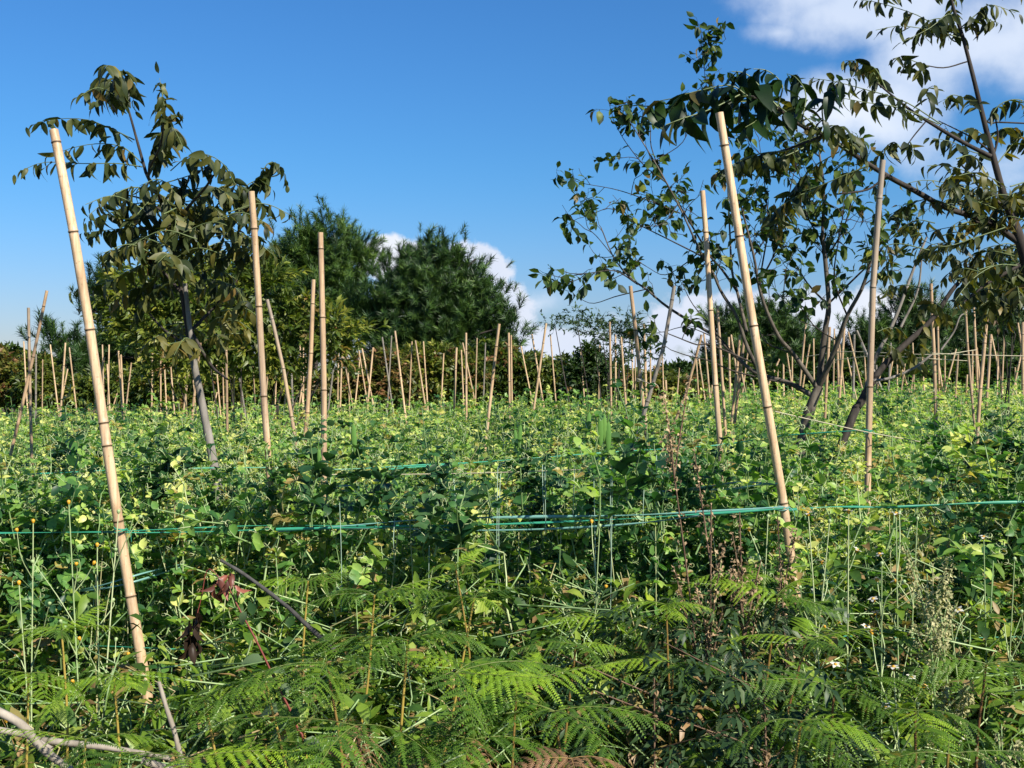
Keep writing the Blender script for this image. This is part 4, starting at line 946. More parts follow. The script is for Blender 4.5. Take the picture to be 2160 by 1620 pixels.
# --- hedge of shrubs behind the field
bushy('shrub', 'low brown leaved shrub at the far left edge of the field', 'shrub', [(15, 800, 55, 50), (-40, 790, 60, 60), (40, 830, 50, 30)], 14, 420, .13, .07, .45, BUSH, dry=.75, grp=HG)
bushy('shrub', 'dark green shrub rising behind the brown shrub at the far left', 'shrub', [(10, 752, 40, 20), (60, 770, 50, 24), (-60, 750, 60, 30)], 16, 300, .14, .07, .2, BUSH, grp=HG)
bushy('shrub', 'grey green scrub between the far left poles', 'shrub', [(85, 810, 50, 38), (130, 830, 45, 30), (80, 780, 30, 25)], 13.5, 420, .12, .045, .35, BUSH, dry=.3, grp=HG)
bushy('shrub', 'green hedge shrub under the dark left pine, behind the tallest left pole', 'shrub', [(190, 825, 55, 34), (250, 815, 50, 36), (300, 830, 50, 30)], 13.6, 480, .12, .04, .40, BUSH, dry=.1, grp=HG)
bushy('shrub', 'leafy hedge shrub below the left leafy tree with yellowish leaves', 'shrub', [(350, 800, 55, 46), (420, 810, 55, 44), (380, 840, 60, 26)], 13.4, 560, .13, .04, .42, BUSH, dry=.15, grp=HG)
bushy('shrub', 'hedge shrub between the pale pole and the orange brown pole', 'shrub', [(500, 810, 55, 44), (570, 800, 50, 50), (630, 820, 50, 38)], 13.4, 560, .13, .045, .5, BUSH, dry=.2, grp=HG)
bushy('shrub', 'reddish brown and green hedge shrub right of the orange brown pole', 'shrub', [(710, 820, 50, 34), (770, 800, 50, 45), (820, 790, 50, 50), (830, 830, 50, 28)], 13.2, 620, .12, .045, .38, BUSH, dry=.6, grp=HG)
bushy('shrub', 'green hedge shrub below the middle pine, with brown patches', 'shrub', [(890, 785, 50, 50), (940, 775, 50, 44), (985, 790, 45, 40), (900, 830, 40, 24)], 13.4, 620, .13, .045, .46, BUSH, dry=.3, grp=HG)
bushy('shrub', 'mounded dark hedge shrub at the right foot of the middle pine', 'shrub', [(1035, 770, 50, 46), (1080, 785, 50, 44), (1050, 825, 50, 30), (985, 835, 50, 24)], 13.8, 620, .14, .05, .30, BUSH, dry=.15, grp=HG)
bushy('shrub', 'dark hedge shrub below the white cloud, left of the small cypress', 'shrub', [(1130, 795, 50, 42), (1180, 800, 45, 38), (1150, 830, 60, 24)], 13.8, 560, .14, .05, .26, BUSH, dry=.2, grp=HG)
bushy('shrub', 'dark green hedge shrub right of the small cypress', 'shrub', [(1230, 815, 50, 34), (1290, 805, 50, 38), (1270, 835, 60, 20)], 13.6, 560, .14, .05, .25, BUSH, dry=.1, grp=HG)
bushy('shrub', 'rounded bramble shrub with rusty top behind the crossing poles', 'shrub', [(1420, 825, 50, 28), (1370, 815, 50, 30), (1450, 835, 40, 22)], 13, 520, .12, .045, .36, BUSH, dry=.4, grp=HG)
bushy('shrub', 'dark shrub row seen through the stems of the small leaved tree', 'shrub', [(1520, 800, 70, 34), (1440, 790, 60, 20), (1600, 800, 60, 30)], 16.5, 640, .15, .06, .16, BUSH, grp=HG)
bushy('shrub', 'dark shrub behind the forked trunk', 'shrub', [(1690, 800, 60, 30), (1770, 795, 60, 30), (1840, 800, 50, 26)], 16.5, 560, .15, .06, .14, BUSH, grp=HG)
bushy('shrub', 'dark shrub row at the far right end of the field', 'shrub', [(1930, 800, 60, 26), (2020, 800, 60, 28), (2110, 790, 60, 32), (2200, 790, 80, 40)], 16.5, 760, .15, .06, .14, BUSH, grp=HG)
bushy('cypress_bush', 'small dark upright bush standing out against the white cloud', 'bush', [(1243, 745, 17, 18), (1240, 768, 26, 22), (1262, 785, 24, 22), (1215, 790, 18, 20)], 12.5, 560, .06, .025, .12, BUSH, depth=1)
bushy('airy_shrub', 'airy grey green shrub with thin spreading branches left of the small leaved tree', 'shrub', [(1215, 668, 30, 12), (1170, 682, 35, 8), (1250, 688, 40, 14), (1290, 700, 36, 14), (1320, 670, 24, 10), (1330, 690, 30, 14), (1270, 705, 25, 10), (1310, 730, 30, 20), (1290, 760, 30, 20), (1360, 740, 30, 20)], 10.5, 380, .035, .016, .40, MUG, depth=.9)
bushy('leafy_shrub', 'pale leaved bush behind the two tan poles at the right edge', 'shrub', [(2110, 600, 34, 30), (2140, 630, 36, 30), (2100, 640, 30, 24), (2160, 590, 40, 40)], 7.6, 330, .07, .026, .45, MUG, dry=.2)

# ------------------------------------------------------------------ foreground
def frond_template(L=.62, Wd=.22, pairs=15, seed=0, arch=.5, lod=0, tone=.4, gap=0.0):
    """a bracken blade along +Y: rachis, paired pinnae, each cut into many small leaflets"""
    r = random.Random(seed); b = Bag()
    def cur(t): return np.array([.02 * math.sin(t * 3), L * t * (1 - .12 * arch * t), L * (.16 * t - arch * .75 * t * t)])
    pts = [cur(t) for t in np.linspace(0, 1, 12)]
    tube(b, pts, np.linspace(.0028, .0008, 12), 4, (.5, 0, 0), 1)
    for i in range(pairs):
        t = .05 + .93 * (i / pairs) ** .92
        p = cur(t); dr = unit(cur(min(1, t + .02)) - cur(t - .02))
        ln = Wd * (1 - t) ** .75 * (.55 + .45 * min(1, t * 6)) * r.uniform(.78, 1.12)
        for s in (-1, 1):
            if r.random() < gap: continue
            ang = R(r.uniform(62, 76)) * (1 - .25 * t)
            side = unit(np.cross(dr, [0, 0, 1])) * s
            d0 = unit(side * math.sin(ang) + dr * math.cos(ang) + [0, 0, r.uniform(-.05, .12)])
            dn = r.uniform(.1, .85)
            nn = max(4, int(ln / .0088)); qs = []
            for k in range(nn + 1):
                u_ = k / nn; qs.append(p + d0 * ln * u_ + np.array([0, 0, -dn * ln * u_ * u_]) + dr * ln * .12 * u_ * u_)
            tube(b, qs[::max(1, nn // 4)], .0007, 3, (.45, 0, 0), 1)
            tc_ = tone + r.uniform(-.12, .12)
            V = []; Fq = []
            for k in range(nn):
                q = qs[k]; dd = unit(qs[k + 1] - qs[k]); l2 = .0165 * (1 - (k / nn)) ** .6 * min(1, .6 + ln * 4) + .003
                perp = unit(np.cross(dd, [0, 0, 1])); up = np.cross(perp, dd)
                for e in (-1, 1):
                    w2 = .0043
                    a = q - dd * w2; c = q + dd * w2; m_ = unit(perp * e + dd * .28 - up * r.uniform(.0, .45)) * l2
                    n0 = len(V)
                    V += [a, c, c + m_ * .75 + dd * w2 * .1, q + m_ + dd * w2 * .4]; Fq.append([n0, n0 + 1, n0 + 2, n0 + 3] if e > 0 else [n0 + 3, n0 + 2, n0 + 1, n0])
            b.add(V, Fq, (tc_, 0, 0), 0)
    return b
FT = [(frond_template(.60, .24, 15, s, a, tone=.30 + .05 * (s % 3), gap=.06), a) for s, a in ((1, .45), (2, .8), (3, .25), (4, 1.1), (5, .6), (6, .95))]
FTB = [(frond_template(.60, .24, 14, 10 + s, a, tone=.60 + .12 * (s % 2), gap=.05), a) for s, a in ((1, .35), (2, .7), (3, .15), (4, 1.0), (5, .5))]
FTD = [(frond_template(.55, .20, 13, 20 + s, a, tone=.2), a) for s, a in ((1, .9), (2, 1.2))]
for fb, a in FTD:
    for c in fb.c: c[:, 1] = .9
FROND = {k: [fb.mesh('frond', [FERN, FRIB]) for fb, a in v] for k, v in (('g', FT), ('y', FTB), ('d', FTD))}
from mathutils import Matrix, Euler
nf = [0]
def fern(px, py, d, fronds, label):
    """fronds: (kind, size, heading in degrees (0 right, 90 away, -90 to the camera), pitch up in degrees)"""
    top = P(px, py, d); r = random.Random(px * 3 + py)
    foot = np.array([top[0] + r.uniform(-.10, .10), d + r.uniform(-.02, .08), 0.0])
    t = thing('fern', foot, label, 'fern', 'ferns along the edge of the field')
    b = Bag(); tube(b, [foot, foot * .6 + top * .4 + [r.uniform(-.05, .05), 0, 0], foot * .25 + top * .75 + [r.uniform(-.03, .03), 0, 0], top], [.0040, .0030, .0022], 6, (r.choice((.1, .25, .35, .6)), 0, 0), 0, n=14)
    b.obj('stem', FSTEM, t)
    for k, (kd, s, hd, pt) in enumerate(fronds):
        me = r.choice(FROND[kd]); o = bpy.data.objects.new('frond', me); col.objects.link(o); o.parent = t
        back = (foot + top * 3) / 4 if k > 3 else top
        o.matrix_parent_inverse = Matrix.Translation((0, 0, 0))
        o.location = tuple((back - foot).tolist())
        o.rotation_euler = Euler((R(pt), R(r.uniform(-28, 28)), R(hd - 90 + r.uniform(-12, 12))), 'XYZ')
        s *= (.66 if d <= 2.1 and 620 < px < 1200 else .54) * r.uniform(.75, 1.2); o.scale = (s, s, s)
fern(960, 1190, 2.75, [('g', .36, 180, 5), ('g', .34, 0, 5), ('y', .3, 60, 30), ('g', .3, -60, 10)], 'small upright fern tip standing above the others just left of the centre')
fern(650, 1225, 2.55, [('y', .42, 175, 0), ('g', .5, 0, 10), ('g', .42, 30, 20), ('g', .42, -150, -5), ('y', .4, -40, 5)], 'low spreading fern touching the upper end of the black stick')
fern(790, 1255, 2.35, [('g', .62, 195, 6), ('g', .55, -5, 14), ('y', .5, 20, 8), ('g', .5, 150, 15)], 'fern with long side fronds just right of the black stick')
fern(1000, 1262, 2.45, [('g', .62, 5, 10), ('g', .55, 178, 8), ('y', .5, -45, 6), ('g', .5, 60, 20)], 'flat topped fern right under the small upright fern tip')
fern(860, 1350, 2.0, [('g', .62, 190, 5), ('g', .55, 15, 12), ('g', .55, -60, 15), ('g', .5, -120, 5), ('g', .5, 60, 25)], 'large dark fern at lower centre with combed fronds pointing up and right')
fern(690, 1400, 1.95, [('g', .62, 200, 5), ('g', .60, -20, 8), ('g', .55, -90, 5), ('g', .45, 100, 25)], 'dark fern below the lower end of the black stick')
fern(960, 1420, 1.9, [('g', .55, 10, 10), ('y', .60, -25, 0), ('g', .6, -80, 0), ('g', .5, 60, 20), ('g', .5, 170, 5)], 'dark fern in front of the bright green frond at lower centre')
fern(1090, 1440, 2.1, [('y', .62, 170, 6), ('y', .60, 10, 4), ('y', .5, -60, 0), ('y', .5, 70, 20)], 'bright yellow green fern at lower centre, right of the dark ferns')
fern(750, 1530, 1.75, [('g', .66, 185, 0), ('g', .62, -10, 0), ('g', .62, -95, -2), ('d', .45, -60, -10), ('g', .5, 80, 20)], 'biggest comb like fern at the bottom left of centre')
fern(1000, 1560, 1.8, [('g', .6, 175, 0), ('g', .62, 20, 5), ('d', .5, -60, -10), ('g', .5, -100, 0)], 'fern at the bottom centre with withered brown tips')
fern(1170, 1500, 1.85, [('g', .62, 165, 12), ('g', .62, 190, -5), ('g', .5, -10, 8), ('g', .5, -60, 0)], 'broad fern with a red stem beside the dark gap at the bottom')
fern(1215, 1360, 2.25, [('g', .5, 178, 4), ('y', .45, 5, 4), ('g', .42, -70, 5)], 'umbrella shaped fern on a brown stem above the dark gap')
fern(1205, 1600, 1.7, [('d', .5, 175, 0), ('d', .42, 10, 5), ('d', .4, -90, 0)], 'withered pink brown fern at the bottom beside the dark gap')
fern(1405, 1275, 2.5, [('y', .42, -60, 25), ('y', .36, -80, -10), ('y', .5, 180, 8), ('y', .4, 0, 5)], 'brightest lime green fern tip, right of centre')
fern(1300, 1310, 2.55, [('y', .5, 180, 5), ('y', .5, 0, 5), ('g', .42, -60, 5)], 'light green fern left of the lime green fern tip')
fern(1560, 1215, 2.75, [('y', .42, 180, 10), ('y', .45, 0, 10), ('y', .4, -60, 5), ('g', .4, 60, 20)], 'yellow green fern below the tallest right pole, among the brown seed spikes')
fern(1640, 1255, 2.5, [('y', .5, 175, 6), ('g', .5, -5, -10), ('g', .45, -60, 0), ('y', .42, 50, 20)], 'fern with arching fronds right of the brown seed spikes')
fern(1700, 1350, 2.3, [('y', .55, 180, 5), ('y', .55, 0, 5), ('g', .5, -70, 5), ('y', .4, 90, 40)], 'upright feathery fern left of the white flowers')
fern(1420, 1400, 2.3, [('y', .5, 175, 5), ('g', .5, 0, 5), ('g', .5, -70, 0)], 'shaded fern left of the dark grey green bush')
fern(1760, 1450, 2.1, [('g', .60, 182, 12), ('g', .62, 5, 14), ('g', .5, -60, 5), ('y', .5, 120, 10)], 'arching fern under the white flowers with a pale upper edge')
fern(1690, 1520, 1.95, [('g', .55, 175, 5), ('y', .6, -5, 8), ('g', .55, -70, 0)], 'fern on a yellow stem at the bottom right of the dark bush')
fern(2080, 1400, 2.1, [('g', .6, 175, 10), ('g', .62, 0, 8), ('g', .6, -40, 0), ('y', .5, -120, 5)], 'spreading fern at the right edge under the pale seed weed')
fern(1930, 1500, 2.0, [('g', .55, 180, 5), ('g', .55, 0, 5), ('y', .5, -80, 0)], 'green fern low on the right, between the two pale seed weeds')
fern(2000, 1590, 1.75, [('g', .6, 175, 0), ('g', .6, 0, 0), ('g', .5, 80, 20)], 'fern at the very bottom right corner')
fern(130, 1330, 2.3, [('y', .48, 180, 5), ('y', .5, 0, 5), ('g', .45, -60, 5), ('y', .4, 60, 20)], 'yellow green fern at the left, beside the lower tallest pole')
fern(60, 1420, 2.1, [('y', .55, 10, 0), ('y', .5, 180, 0), ('y', .5, -50, -5)], 'fern at the left edge above the pale dead branch')
fern(240, 1425, 2.2, [('y', .5, -10, 10), ('y', .5, 185, 0), ('y', .45, -60, 0)], 'fern with a frond curling over in front of the lower tallest pole')
fern(430, 1470, 2.15, [('y', .55, 170, 5), ('y', .55, 12, 5), ('g', .5, -60, 0)], 'light fern between the grey twig and the red stem')
fern(560, 1440, 2.1, [('g', .5, 178, 8), ('g', .5, 0, 8), ('g', .5, -80, 5)], 'drooping comb like fern behind the red stem')
fern(180, 1560, 1.8, [('y', .6, 175, 5), ('y', .6, 5, 5), ('g', .55, -70, 0)], 'olive fern at the bottom left corner, over the pale dead branch')
fern(400, 1600, 1.75, [('g', .6, 170, 0), ('y', .6, 10, 5), ('y', .5, -70, 0)], 'fern at the bottom left, right of the grey twig')
fern(560, 1570, 1.8, [('y', .55, 180, 0), ('g', .55, 5, 5)], 'fern at the bottom, under the end of the red stem')

# low leafy growth among and behind the ferns
def weed_clump(seed, n=16, L=.05, W=.022, h=.26):
    r = random.Random(seed); b = Bag()
    pts = [(r.uniform(-.03, .03) * i, r.uniform(-.03, .03) * i, h * i / 4) for i in range(5)]
    tube(b, pts, [.0026, .0016], 4, (.4, 0, 0), 1, n=6)
    for k in range(n):
        t = r.uniform(.1, 1); p = np.array(pts[-1]) * t
        leaf(b, L * r.uniform(.6, 1.2), W * r.uniform(.7, 1.2), 3, r.uniform(.1, .4), r.uniform(0, .6), .4, (.4 + r.uniform(-.3, .3), 0 if r.random() > .08 else .8, 0), 0, rotz(r.uniform(0, 6.28)) @ rotx(r.uniform(-.3, .9)), p)
    return b.template()
WT = [weed_clump(s) for s in range(6)]
under = Bag(); m = 4200
x = rng.uniform(-2.0, 2.0, m); y = rng.uniform(1.75, 3.15, m)
lim = .25 + .40 * np.clip((y - 1.6) / 1.4, 0, 1) + .05 * np.sin(x * 6 + y * 5)
clear = (np.abs(x + 1.0 - (y - 3) * .33) < .17)
lim = np.where(clear, lim * .35, lim)
gap = (x > .02 + .0) & (x < .42) & (y < 2.45)
lim = np.where(gap, lim * .55, lim)
z = rng.random(m) ** .7 * lim
pos = np.stack([x, y, z], -1)
keep = ~(gap & (rng.random(m) < .55)); pos = pos[keep]; m = len(pos)
scatter_mix(under, WT, pos, rand_rots(m, .4), rng.uniform(.7, 1.3, m), np.stack([rng.normal(.02, .2, m), (rng.random(m) < .10) * rng.uniform(.4, 1, m), np.zeros(m)], -1))
for i in range(1700):      # grass blades and dry straws
    x0 = rng.uniform(-1.9, 1.9); y0 = rng.uniform(2.0, 3.1); h = rng.uniform(.25, .75) * (.5 if abs(x0 + 1.0 - (y0 - 3) * .33) < .16 else 1); dx, dy = rng.normal(0, .08, 2)
    t = np.linspace(0, 1, 6); c = np.stack([x0 + dx * t * t, y0 + dy * t * t, h * t * (1 - .12 * t)], -1); w = .0035 * (1 - t) + .0003
    a = rng.uniform(0, 3.14); s = np.array([math.cos(a), math.sin(a), 0]) * w[:, None]
    V = np.concatenate([c - s, c + s]); k = np.arange(5)
    under.add(V, np.stack([k, k + 1, k + 7, k + 6], -1), (rng.uniform(.3, 1), (rng.random() < .35) * .9, 0), 0)
tag(under.obj('undergrowth', [WEED, STEM]), kind='stuff')

# flowering weeds: thin branched stalks, jagged leaves, small white flowers with yellow heads
def flower_weed(px, py, d, lean, label, nfl=6, hgt_px=330, white=True, leaves=8):
    top = P(px, py, d); foot = np.array([top[0] + lean, d + rng.uniform(-.05, .05), 0]); 
    t = thing('flowering_weed', foot, label, 'wild flower', 'flowering weeds at the edge of the field')
    st = Bag(); lv = Bag()
    S = spline([foot, foot * .6 + top * .4 + rng.normal(0, .015, 3), top], 20)
    tube(st, S, np.linspace(.0036, .0013, 20), 5, (rng.uniform(.6, 1), 0, 0))
    heads = [(top, unit(S[-1] - S[-2]))]
    for k in range(nfl - 1):
        i = rng.integers(10, 18); a = rng.uniform(0, 6.28); dr = unit([math.cos(a) * .6, .4 * math.sin(a), 1.0]); l = rng.uniform(.07, .20)
        e = S[i] + dr * l + [0, 0, -.01]
        tube(st, [S[i], S[i] + dr * l * .5 + rng.normal(0, .01, 3), e], [.0017, .0009], 4, (.75, 0, 0), n=7); heads.append((e, dr))
    for k in range(leaves):
        i = rng.integers(5, 17); a = rng.uniform(0, 6.28)
        for g in (-1, 0, 1):
            dd = unit([math.cos(a + g * .6), math.sin(a + g * .6), rng.uniform(-.2, .5)])
            leaf(lv, rng.uniform(.04, .07), rng.uniform(.014, .024), 4, .3, rng.uniform(.1, .6), .38, (.5 + rng.normal(0, .15), 0, 0), 0, frame(dd, [0, 0, 1.]), S[i] + unit(dd) * .008)
    st.obj('stalk', STEM, t); lv.obj('leaves', WEED, t)
    for k, (p, dr) in enumerate(heads):
        fb = Bag(); fr = frame(dr, [.2, 1, .1]); a = np.arange(6)
        pr = [p - dr * .004, p, p + dr * .004, p + dr * .0065]
        tube(fb, pr, [.0022, .0042, .0045, .001], 7, (.6, 0, 0), 0)
        fl = rng.random() < .62
        if white and fl:
            for j in range(5):
                an = j * 1.257 + rng.uniform(-.1, .1); dd = fr[:, 0] * math.cos(an) + fr[:, 2] * math.sin(an) + dr * rng.uniform(-.1, .5)
                leaf(fb, .013, .0095, 2, .1, .2, .55, (0, 0, 0), 1, frame(dd, dr), p + dr * .003)
        fb.obj('flower_head' if fl else 'flower_bud', [YEL, PETAL] if fl else [STEM, PETAL], t)
FW = [(1790, 1080, 2.7, .03, 'tall pale stalked weed with white flowers right of the tallest right pole'), (1705, 1085, 2.72, .14, 'weed with one long slanting pale stalk right beside the tallest right pole'), (1890, 1085, 2.65, .03, 'tall weed with yellow buds in front of the dark hollow'),
      (1935, 1095, 2.75, -.04, 'flowering weed between the dark hollow and the round yellow green leaf'), (2075, 1135, 2.75, .05, 'weed with a single open white flower near the right edge'), (1860, 1190, 2.5, .02, 'weed with a small open white flower below the dark hollow'),
      (2000, 1255, 2.6, .05, 'short weed with branching white stalks above the low green tape'), (1885, 1410, 2.2, .01, 'low cluster of white daisies near the bottom right'), (1620, 1090, 2.8, .0, 'weed curving up in front of the tallest right pole'),
      (2140, 1180, 2.7, .02, 'thin dry weed at the right edge'), (70, 1100, 2.75, .05, 'weed with orange buds at the left edge'), (145, 1060, 2.7, .10, 'long slanting stalk crossing before the tallest left pole'), (205, 1150, 2.75, -.02, 'tall thin green stalk left of the tallest left pole'),
      (40, 1230, 2.5, .05, 'dry weed with orange flowers low at the left edge'), (250, 1080, 2.7, -.10, 'stalk leaning right across the foot of the tallest left pole'), (1265, 1110, 2.75, .0, 'single tall green stalk in the middle right, reaching the broad tape'), (1750, 1100, 2.72, -.03, 'thin stalk with brown heads beside the low dark hollow')]
for px, py, d, ln, lab in FW: flower_weed(px, py, d, ln, lab, nfl=int(rng.integers(4, 8)), white=px > 1400)

# weeds with seed spikes
def seed_weed(px, py, d, label, spikes, mat, tone, leafy, spread, foot_dx=0, lm=None, spl=.3, beadn=60, bead=.0085, ltop=.6, name='seed_weed'):
    top = P(px, py, d); foot = np.array([top[0] + foot_dx, d, 0])
    t = thing(name, foot, label, 'weed', 'weeds with seed spikes')
    st = Bag(); lv = Bag()
    S = spline([foot, (foot + top) / 2 + rng.normal(0, .02, 3), top], 24)
    tube(st, S, np.linspace(.0045, .0014, 24), 6)
    bt = Bag()
    leaf(bt, 1, .6, 2, .5, .5, .5, (tone, 0, 0), 0)
    BT = bt.template()
    ends = [(S[-8], S[-1])]
    for k in range(spikes - 1):
        i = rng.integers(9, 22); a = rng.uniform(0, 6.28); l = spl * rng.uniform(.6, 1.2)
        dr = unit([math.cos(a) * spread, math.sin(a) * spread, 1]); e = S[i] + dr * l + [0, 0, rng.uniform(-.05, 0)]
        tube(st, [S[i], S[i] + dr * l * .5, e], [.0022, .001], 4, n=6); ends.append((S[i] + dr * l * .2, e))
    for a0, e in ends:
        m = beadn; s = rng.random(m)[:, None]; pos = a0 + (e - a0) * s + rng.normal(0, .008, (m, 3)) * (1.4 - s)
        sd_b = Bag(); sd_b.scatter(BT, pos, rand_rots(m, .9), bead * rng.uniform(.8, 1.8, m), np.stack([rng.normal(0, .2, m), np.zeros(m), np.zeros(m)], -1)); tube(sd_b, [a0, e], .0009, 4); sd_b.obj('seed_spike', mat, t)
    if leafy:
        ml = Bag()
        for g in range(7): leaf(ml, .026, .008, 2, .2, .5, .4, (.35 + rng.normal(0, .2), 0, 0), 0, rotz(-1.2 + g * .4) @ rotx(rng.uniform(-.3, .3)), (0, .012 * (3 - abs(g - 3)), 0))
        MT = ml.template()
        m = leafy; i = rng.integers(1, int(24 * ltop), m); a = rng.uniform(0, 6.28, m); rr = rng.random(m) ** .6 * .23
        pos = S[i] + np.stack([np.cos(a) * rr, np.sin(a) * rr * .8, rng.uniform(-.03, .10, m)], -1)
        out = np.stack([np.cos(a), np.sin(a), rng.normal(0, .3, m)], -1)
        lv.scatter(MT, pos, frame(out, rng.normal(0, .4, (m, 3)) + [0, 0, 1]), rng.uniform(.8, 1.6, m), np.stack([rng.normal(0, .15, m), np.zeros(m), np.zeros(m)], -1))
        for k in range(30):
            j = rng.integers(1, int(24 * ltop)); a1 = rng.uniform(0, 6.28); tube(st, [S[j], S[j] + np.array([math.cos(a1) * .2, math.sin(a1) * .16, .08])], [.0018, .001], 3)
        lv.obj('leaves', lm or MUG, t)
    st.obj('stalk', BRST if mat is SEED else STEM, t)
seed_weed(1500, 1060, 2.55, 'dark leafy grey green bush with tall brown seed spikes, right of centre', 10, SEED, .5, 620, .28, .03, ltop=.78, name='mugwort')
seed_weed(1410, 900, 2.8, 'tall weed of dry brown seed spikes rising above the vines beside the grey pole', 8, SEED, .55, 0, .20, .06, spl=.28)
seed_weed(1640, 1090, 2.75, 'dry brown seed weed hanging before the lower end of the tallest right pole', 8, SEED, .55, 0, .25, .05, spl=.18)
seed_weed(1560, 1080, 2.6, 'thin brown seed stalk between the dark bush and the tallest right pole', 6, SEED, .5, 0, .2, -.02, spl=.24)
seed_weed(1955, 1210, 2.5, 'pale yellowish seed weed standing right of the white flowers', 16, SEEDG, .5, 0, .30, .02, spl=.20, beadn=110, bead=.0075)
seed_weed(1985, 1300, 2.45, 'lower pale seed weed beside the taller one on the right', 12, SEEDG, .5, 0, .35, .03, spl=.16, beadn=110, bead=.0075)
seed_weed(2105, 1545, 1.9, 'pale seed weed in the bottom right corner', 14, SEEDG, .5, 0, .4, .02, spl=.14, beadn=110, bead=.0075)
seed_weed(1610, 1420, 2.15, 'leafy dark weed at the right foot of the grey green bush', 3, SEED, .4, 300, .2, .0, spl=.1, ltop=.98, name='mugwort')
seed_weed(1380, 1430, 2.2, 'deeply shaded dark weed at the left foot of the grey green bush', 2, SEED, .2, 260, .2, .0, spl=.08, ltop=.98, name='mugwort')

# sticks, the red stem and the withered cluster
def stick(name, pts, d, r0, r1, mat, label, cat='stick', extra=()):
    ds = d if isinstance(d, (list, tuple)) else [d] * len(pts)
    b = Bag(); W = [P(px, py, dd) for (px, py), dd in zip(pts, ds)]
    tube(b, W, [r0, r1], 7, n=18, wob=.25)
    for e, re in extra: tube(b, [P(*q) for q in e], [re, re * .5], 6, n=8, wob=.2)
    return tag(b.obj(name, mat, loc=W[-1]), label, cat)
stick('stick', [(466, 1182), (520, 1215), (600, 1275), (640, 1312), (705, 1372)], [2.5, 2.48, 2.44, 2.42, 2.4], .0038, .0052, BLK, 'black charred stick slanting down right of the withered red leaves')
stick('twig', [(335, 1438), (350, 1490), (368, 1545), (392, 1640)], 2.1, .0035, .0055, BARKP, 'grey twig standing at the bottom left beside the tallest pole', 'twig', extra=([[(345, 1470, 2.1), (332, 1440, 2.12)], .002],))
stick('dead_branch', [(-40, 1485), (40, 1525), (90, 1580), (150, 1625)], 1.85, .0078, .006, BARKP, 'thick pale dead branch in the bottom left corner', 'branch', extra=([[(-40, 1535, 1.9), (50, 1550, 1.9), (110, 1580, 1.88)], .007],))
stick('dead_branch', [(60, 1560), (150, 1568), (260, 1582), (360, 1600)], 1.9, .006, .004, BARKP, 'thinner pale dead branch lying to the right of the thick one', 'branch')
stick('dead_branch', [(300, 1605), (360, 1625), (420, 1660)], 1.85, .006, .006, BARKP, 'short pale branch end at the bottom edge left of centre', 'branch')
def red_plant():
    t = thing('red_stemmed_shoot', P(650, 1720, 2.2), 'red stemmed shoot with withered red leaves at its tip and a few grey green leaves', 'plant')
    st = Bag(); l1 = Bag(); l2 = Bag(); l3 = Bag(); D = 2.25
    base = P(645, 1640, D); base2 = base.copy(); base2[2] = 0
    S = spline([P(480, 1235, D), P(505, 1285, D), P(545, 1360, D), P(585, 1445, D), P(625, 1530, D), base, base2], 40)
    tube(st, S, np.linspace(.0015, .0032, 40), 5)
    tube(st, [P(480, 1240, D), P(440, 1200, D), P(425, 1260, D), P(412, 1310, D)], [.0012, .001], 4, n=14)
    for k in range(12):
        p = P(rng.uniform(445, 500), rng.uniform(1205, 1245), D + rng.uniform(-.02, .02)); dd = np.array([rng.normal(0, .6), rng.normal(0, .5), -1])
        leaf(l1, .032, .013, 4, .9, .5, .45, (rng.random(), 0, 0), 0, frame(dd, rng.normal(0, 1, 3)), p, wave=.15)
    for k in range(16):
        p = P(rng.uniform(398, 425), rng.uniform(1285, 1360), D + rng.uniform(-.02, .02)); dd = np.array([rng.normal(0, .4), rng.normal(0, .4), -1])
        leaf(l3, .045, .016, 4, 1.0, .5, .45, (rng.random(), 0, 0), 0, frame(dd, rng.normal(0, 1, 3)), p, wave=.15)
    for px, py, dx, dz, L in [(555, 1393, -1, .25, .045), (570, 1415, 1, .2, .035), (600, 1495, -1, .1, .05), (612, 1515, -1, -.6, .055), (640, 1560, 1, -.3, .05), (632, 1575, -1, -1, .05), (520, 1290, -.6, -1, .03), (590, 1450, 1, .2, .03)]:
        leaf(l2, L, L * .62, 4, .4, .4, .42, (rng.uniform(.4, .8), 0, 0), 0, frame(np.array([dx, -.3, dz]), np.array([0.2, -.5, 1.])), P(px, py, D - .01))
    st.obj('stem', REDST, t); l1.obj('withered_leaves', REDLF, t); l2.obj('leaves', leaf_mat('shoot_leaf', [(.06, .11, .04), (.14, .19, .09)], trans=.3), t); l3.obj('black_leaves', BLKLF, t)
red_plant()

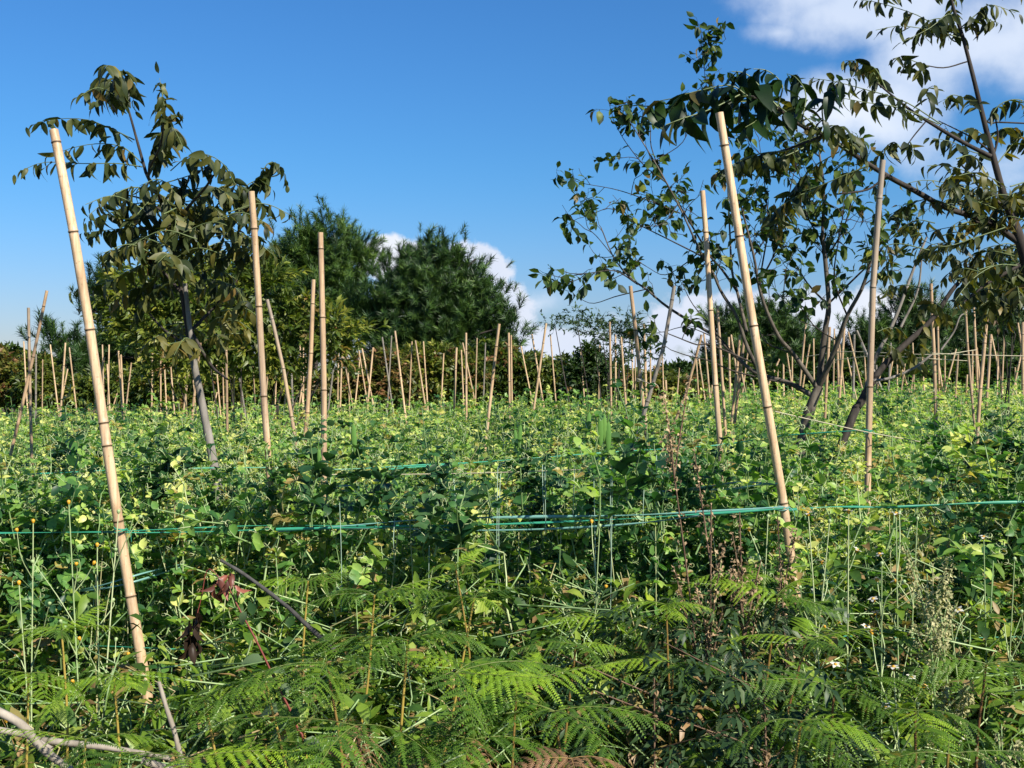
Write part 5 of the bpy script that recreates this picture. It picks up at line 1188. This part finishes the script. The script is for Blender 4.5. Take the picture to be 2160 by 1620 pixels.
# pea shoots that stick out of the near vines
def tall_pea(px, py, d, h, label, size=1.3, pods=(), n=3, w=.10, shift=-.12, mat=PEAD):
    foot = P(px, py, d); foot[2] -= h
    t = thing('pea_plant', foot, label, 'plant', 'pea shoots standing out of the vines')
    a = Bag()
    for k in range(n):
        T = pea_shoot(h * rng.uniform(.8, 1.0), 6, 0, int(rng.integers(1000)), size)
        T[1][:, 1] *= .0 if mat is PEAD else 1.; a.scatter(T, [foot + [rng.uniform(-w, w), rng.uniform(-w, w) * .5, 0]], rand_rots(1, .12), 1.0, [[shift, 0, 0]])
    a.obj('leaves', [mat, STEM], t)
    for (qx, qy, ql, tilt) in pods:
        p = P(qx, qy, d - .02); L = ql / F * d; b = Bag(); k = 12; tt = np.linspace(0, 1, k)
        c = np.stack([p[0] + tilt * L * tt, np.full(k, p[1]), p[2] - L * tt], -1)
        w_ = L * .10 * np.sin(math.pi * np.clip(tt * .94 + .04, 0, 1)) ** .6; w_[0] *= .3; w_[-1] *= .3
        w_ *= 1 + .06 * np.sin(tt * 40)
        an = np.arange(8) * math.pi / 4; rd = .3
        ring = c[:, None] + np.stack([w_[:, None] * np.cos(an), rd * w_[:, None] * np.sin(an) - .2 * w_[:, None], 0 * w_[:, None] * an], -1)
        i = np.arange(k - 1)[:, None] * 8; j = np.arange(8)[None]; j2 = (j + 1) % 8
        b.add(ring.reshape(-1, 3), np.stack([i + j, i + j2, i + 8 + j2, i + 8 + j], -1).reshape(-1, 4), (rng.uniform(.3, .8), 0, 0))
        tube(b, [c[0] + [0, 0, .02], c[0]], [.0012, .002], 4, (.5, 0, 0)); tube(b, [c[-1], c[-1] + [.002, 0, -.006]], [.001, .0004], 4, (.9, .3, 0))
        b.obj('pod', PODM, t)
tall_pea(1262, 850, 2.95, .34, 'single pea shoot with large hanging pods standing above the vines right of centre', 1.15, [(1243, 868, 62, -.08), (1267, 870, 72, 0), (1274, 872, 60, .03), (1283, 888, 66, 0)], n=1, w=.01, mat=PEA, shift=0)
tall_pea(1345, 915, 3.0, .2, 'pea plant with one big folded dark leaf beside the brown seed spikes', 1.7, n=1, w=.02)
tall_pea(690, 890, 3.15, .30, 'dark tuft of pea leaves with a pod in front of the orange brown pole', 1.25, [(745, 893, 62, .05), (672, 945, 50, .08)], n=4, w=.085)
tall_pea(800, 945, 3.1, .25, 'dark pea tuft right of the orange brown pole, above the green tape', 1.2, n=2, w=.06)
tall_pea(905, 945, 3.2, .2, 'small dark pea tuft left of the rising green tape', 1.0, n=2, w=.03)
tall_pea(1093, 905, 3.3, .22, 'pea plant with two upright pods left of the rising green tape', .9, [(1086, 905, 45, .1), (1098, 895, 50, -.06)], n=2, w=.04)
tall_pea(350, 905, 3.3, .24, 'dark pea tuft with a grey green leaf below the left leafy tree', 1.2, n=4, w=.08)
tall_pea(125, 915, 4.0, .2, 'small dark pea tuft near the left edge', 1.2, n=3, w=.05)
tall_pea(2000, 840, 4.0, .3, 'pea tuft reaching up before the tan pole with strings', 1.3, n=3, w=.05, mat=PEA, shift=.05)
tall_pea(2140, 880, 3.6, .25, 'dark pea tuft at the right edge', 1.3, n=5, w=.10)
tall_pea(2060, 905, 3.5, .2, 'yellow leaved pea plant near the right edge', 1.3, n=2, w=.04, mat=PEA, shift=.45)
tall_pea(950, 1015, 3.0, .2, 'pea plant with broad bluish leaves right in the middle of the vines', 1.5, n=2, w=.06, shift=.1)
tall_pea(1710, 1190, 2.9, .25, 'large leaved pea plant right of the lower end of the tallest right pole', 1.2, n=2, w=.06)
tall_pea(2035, 1130, 2.85, .12, 'pea plant with round yellow green leaves low on the right', 1.35, n=1, w=.02, mat=PEA, shift=.1)
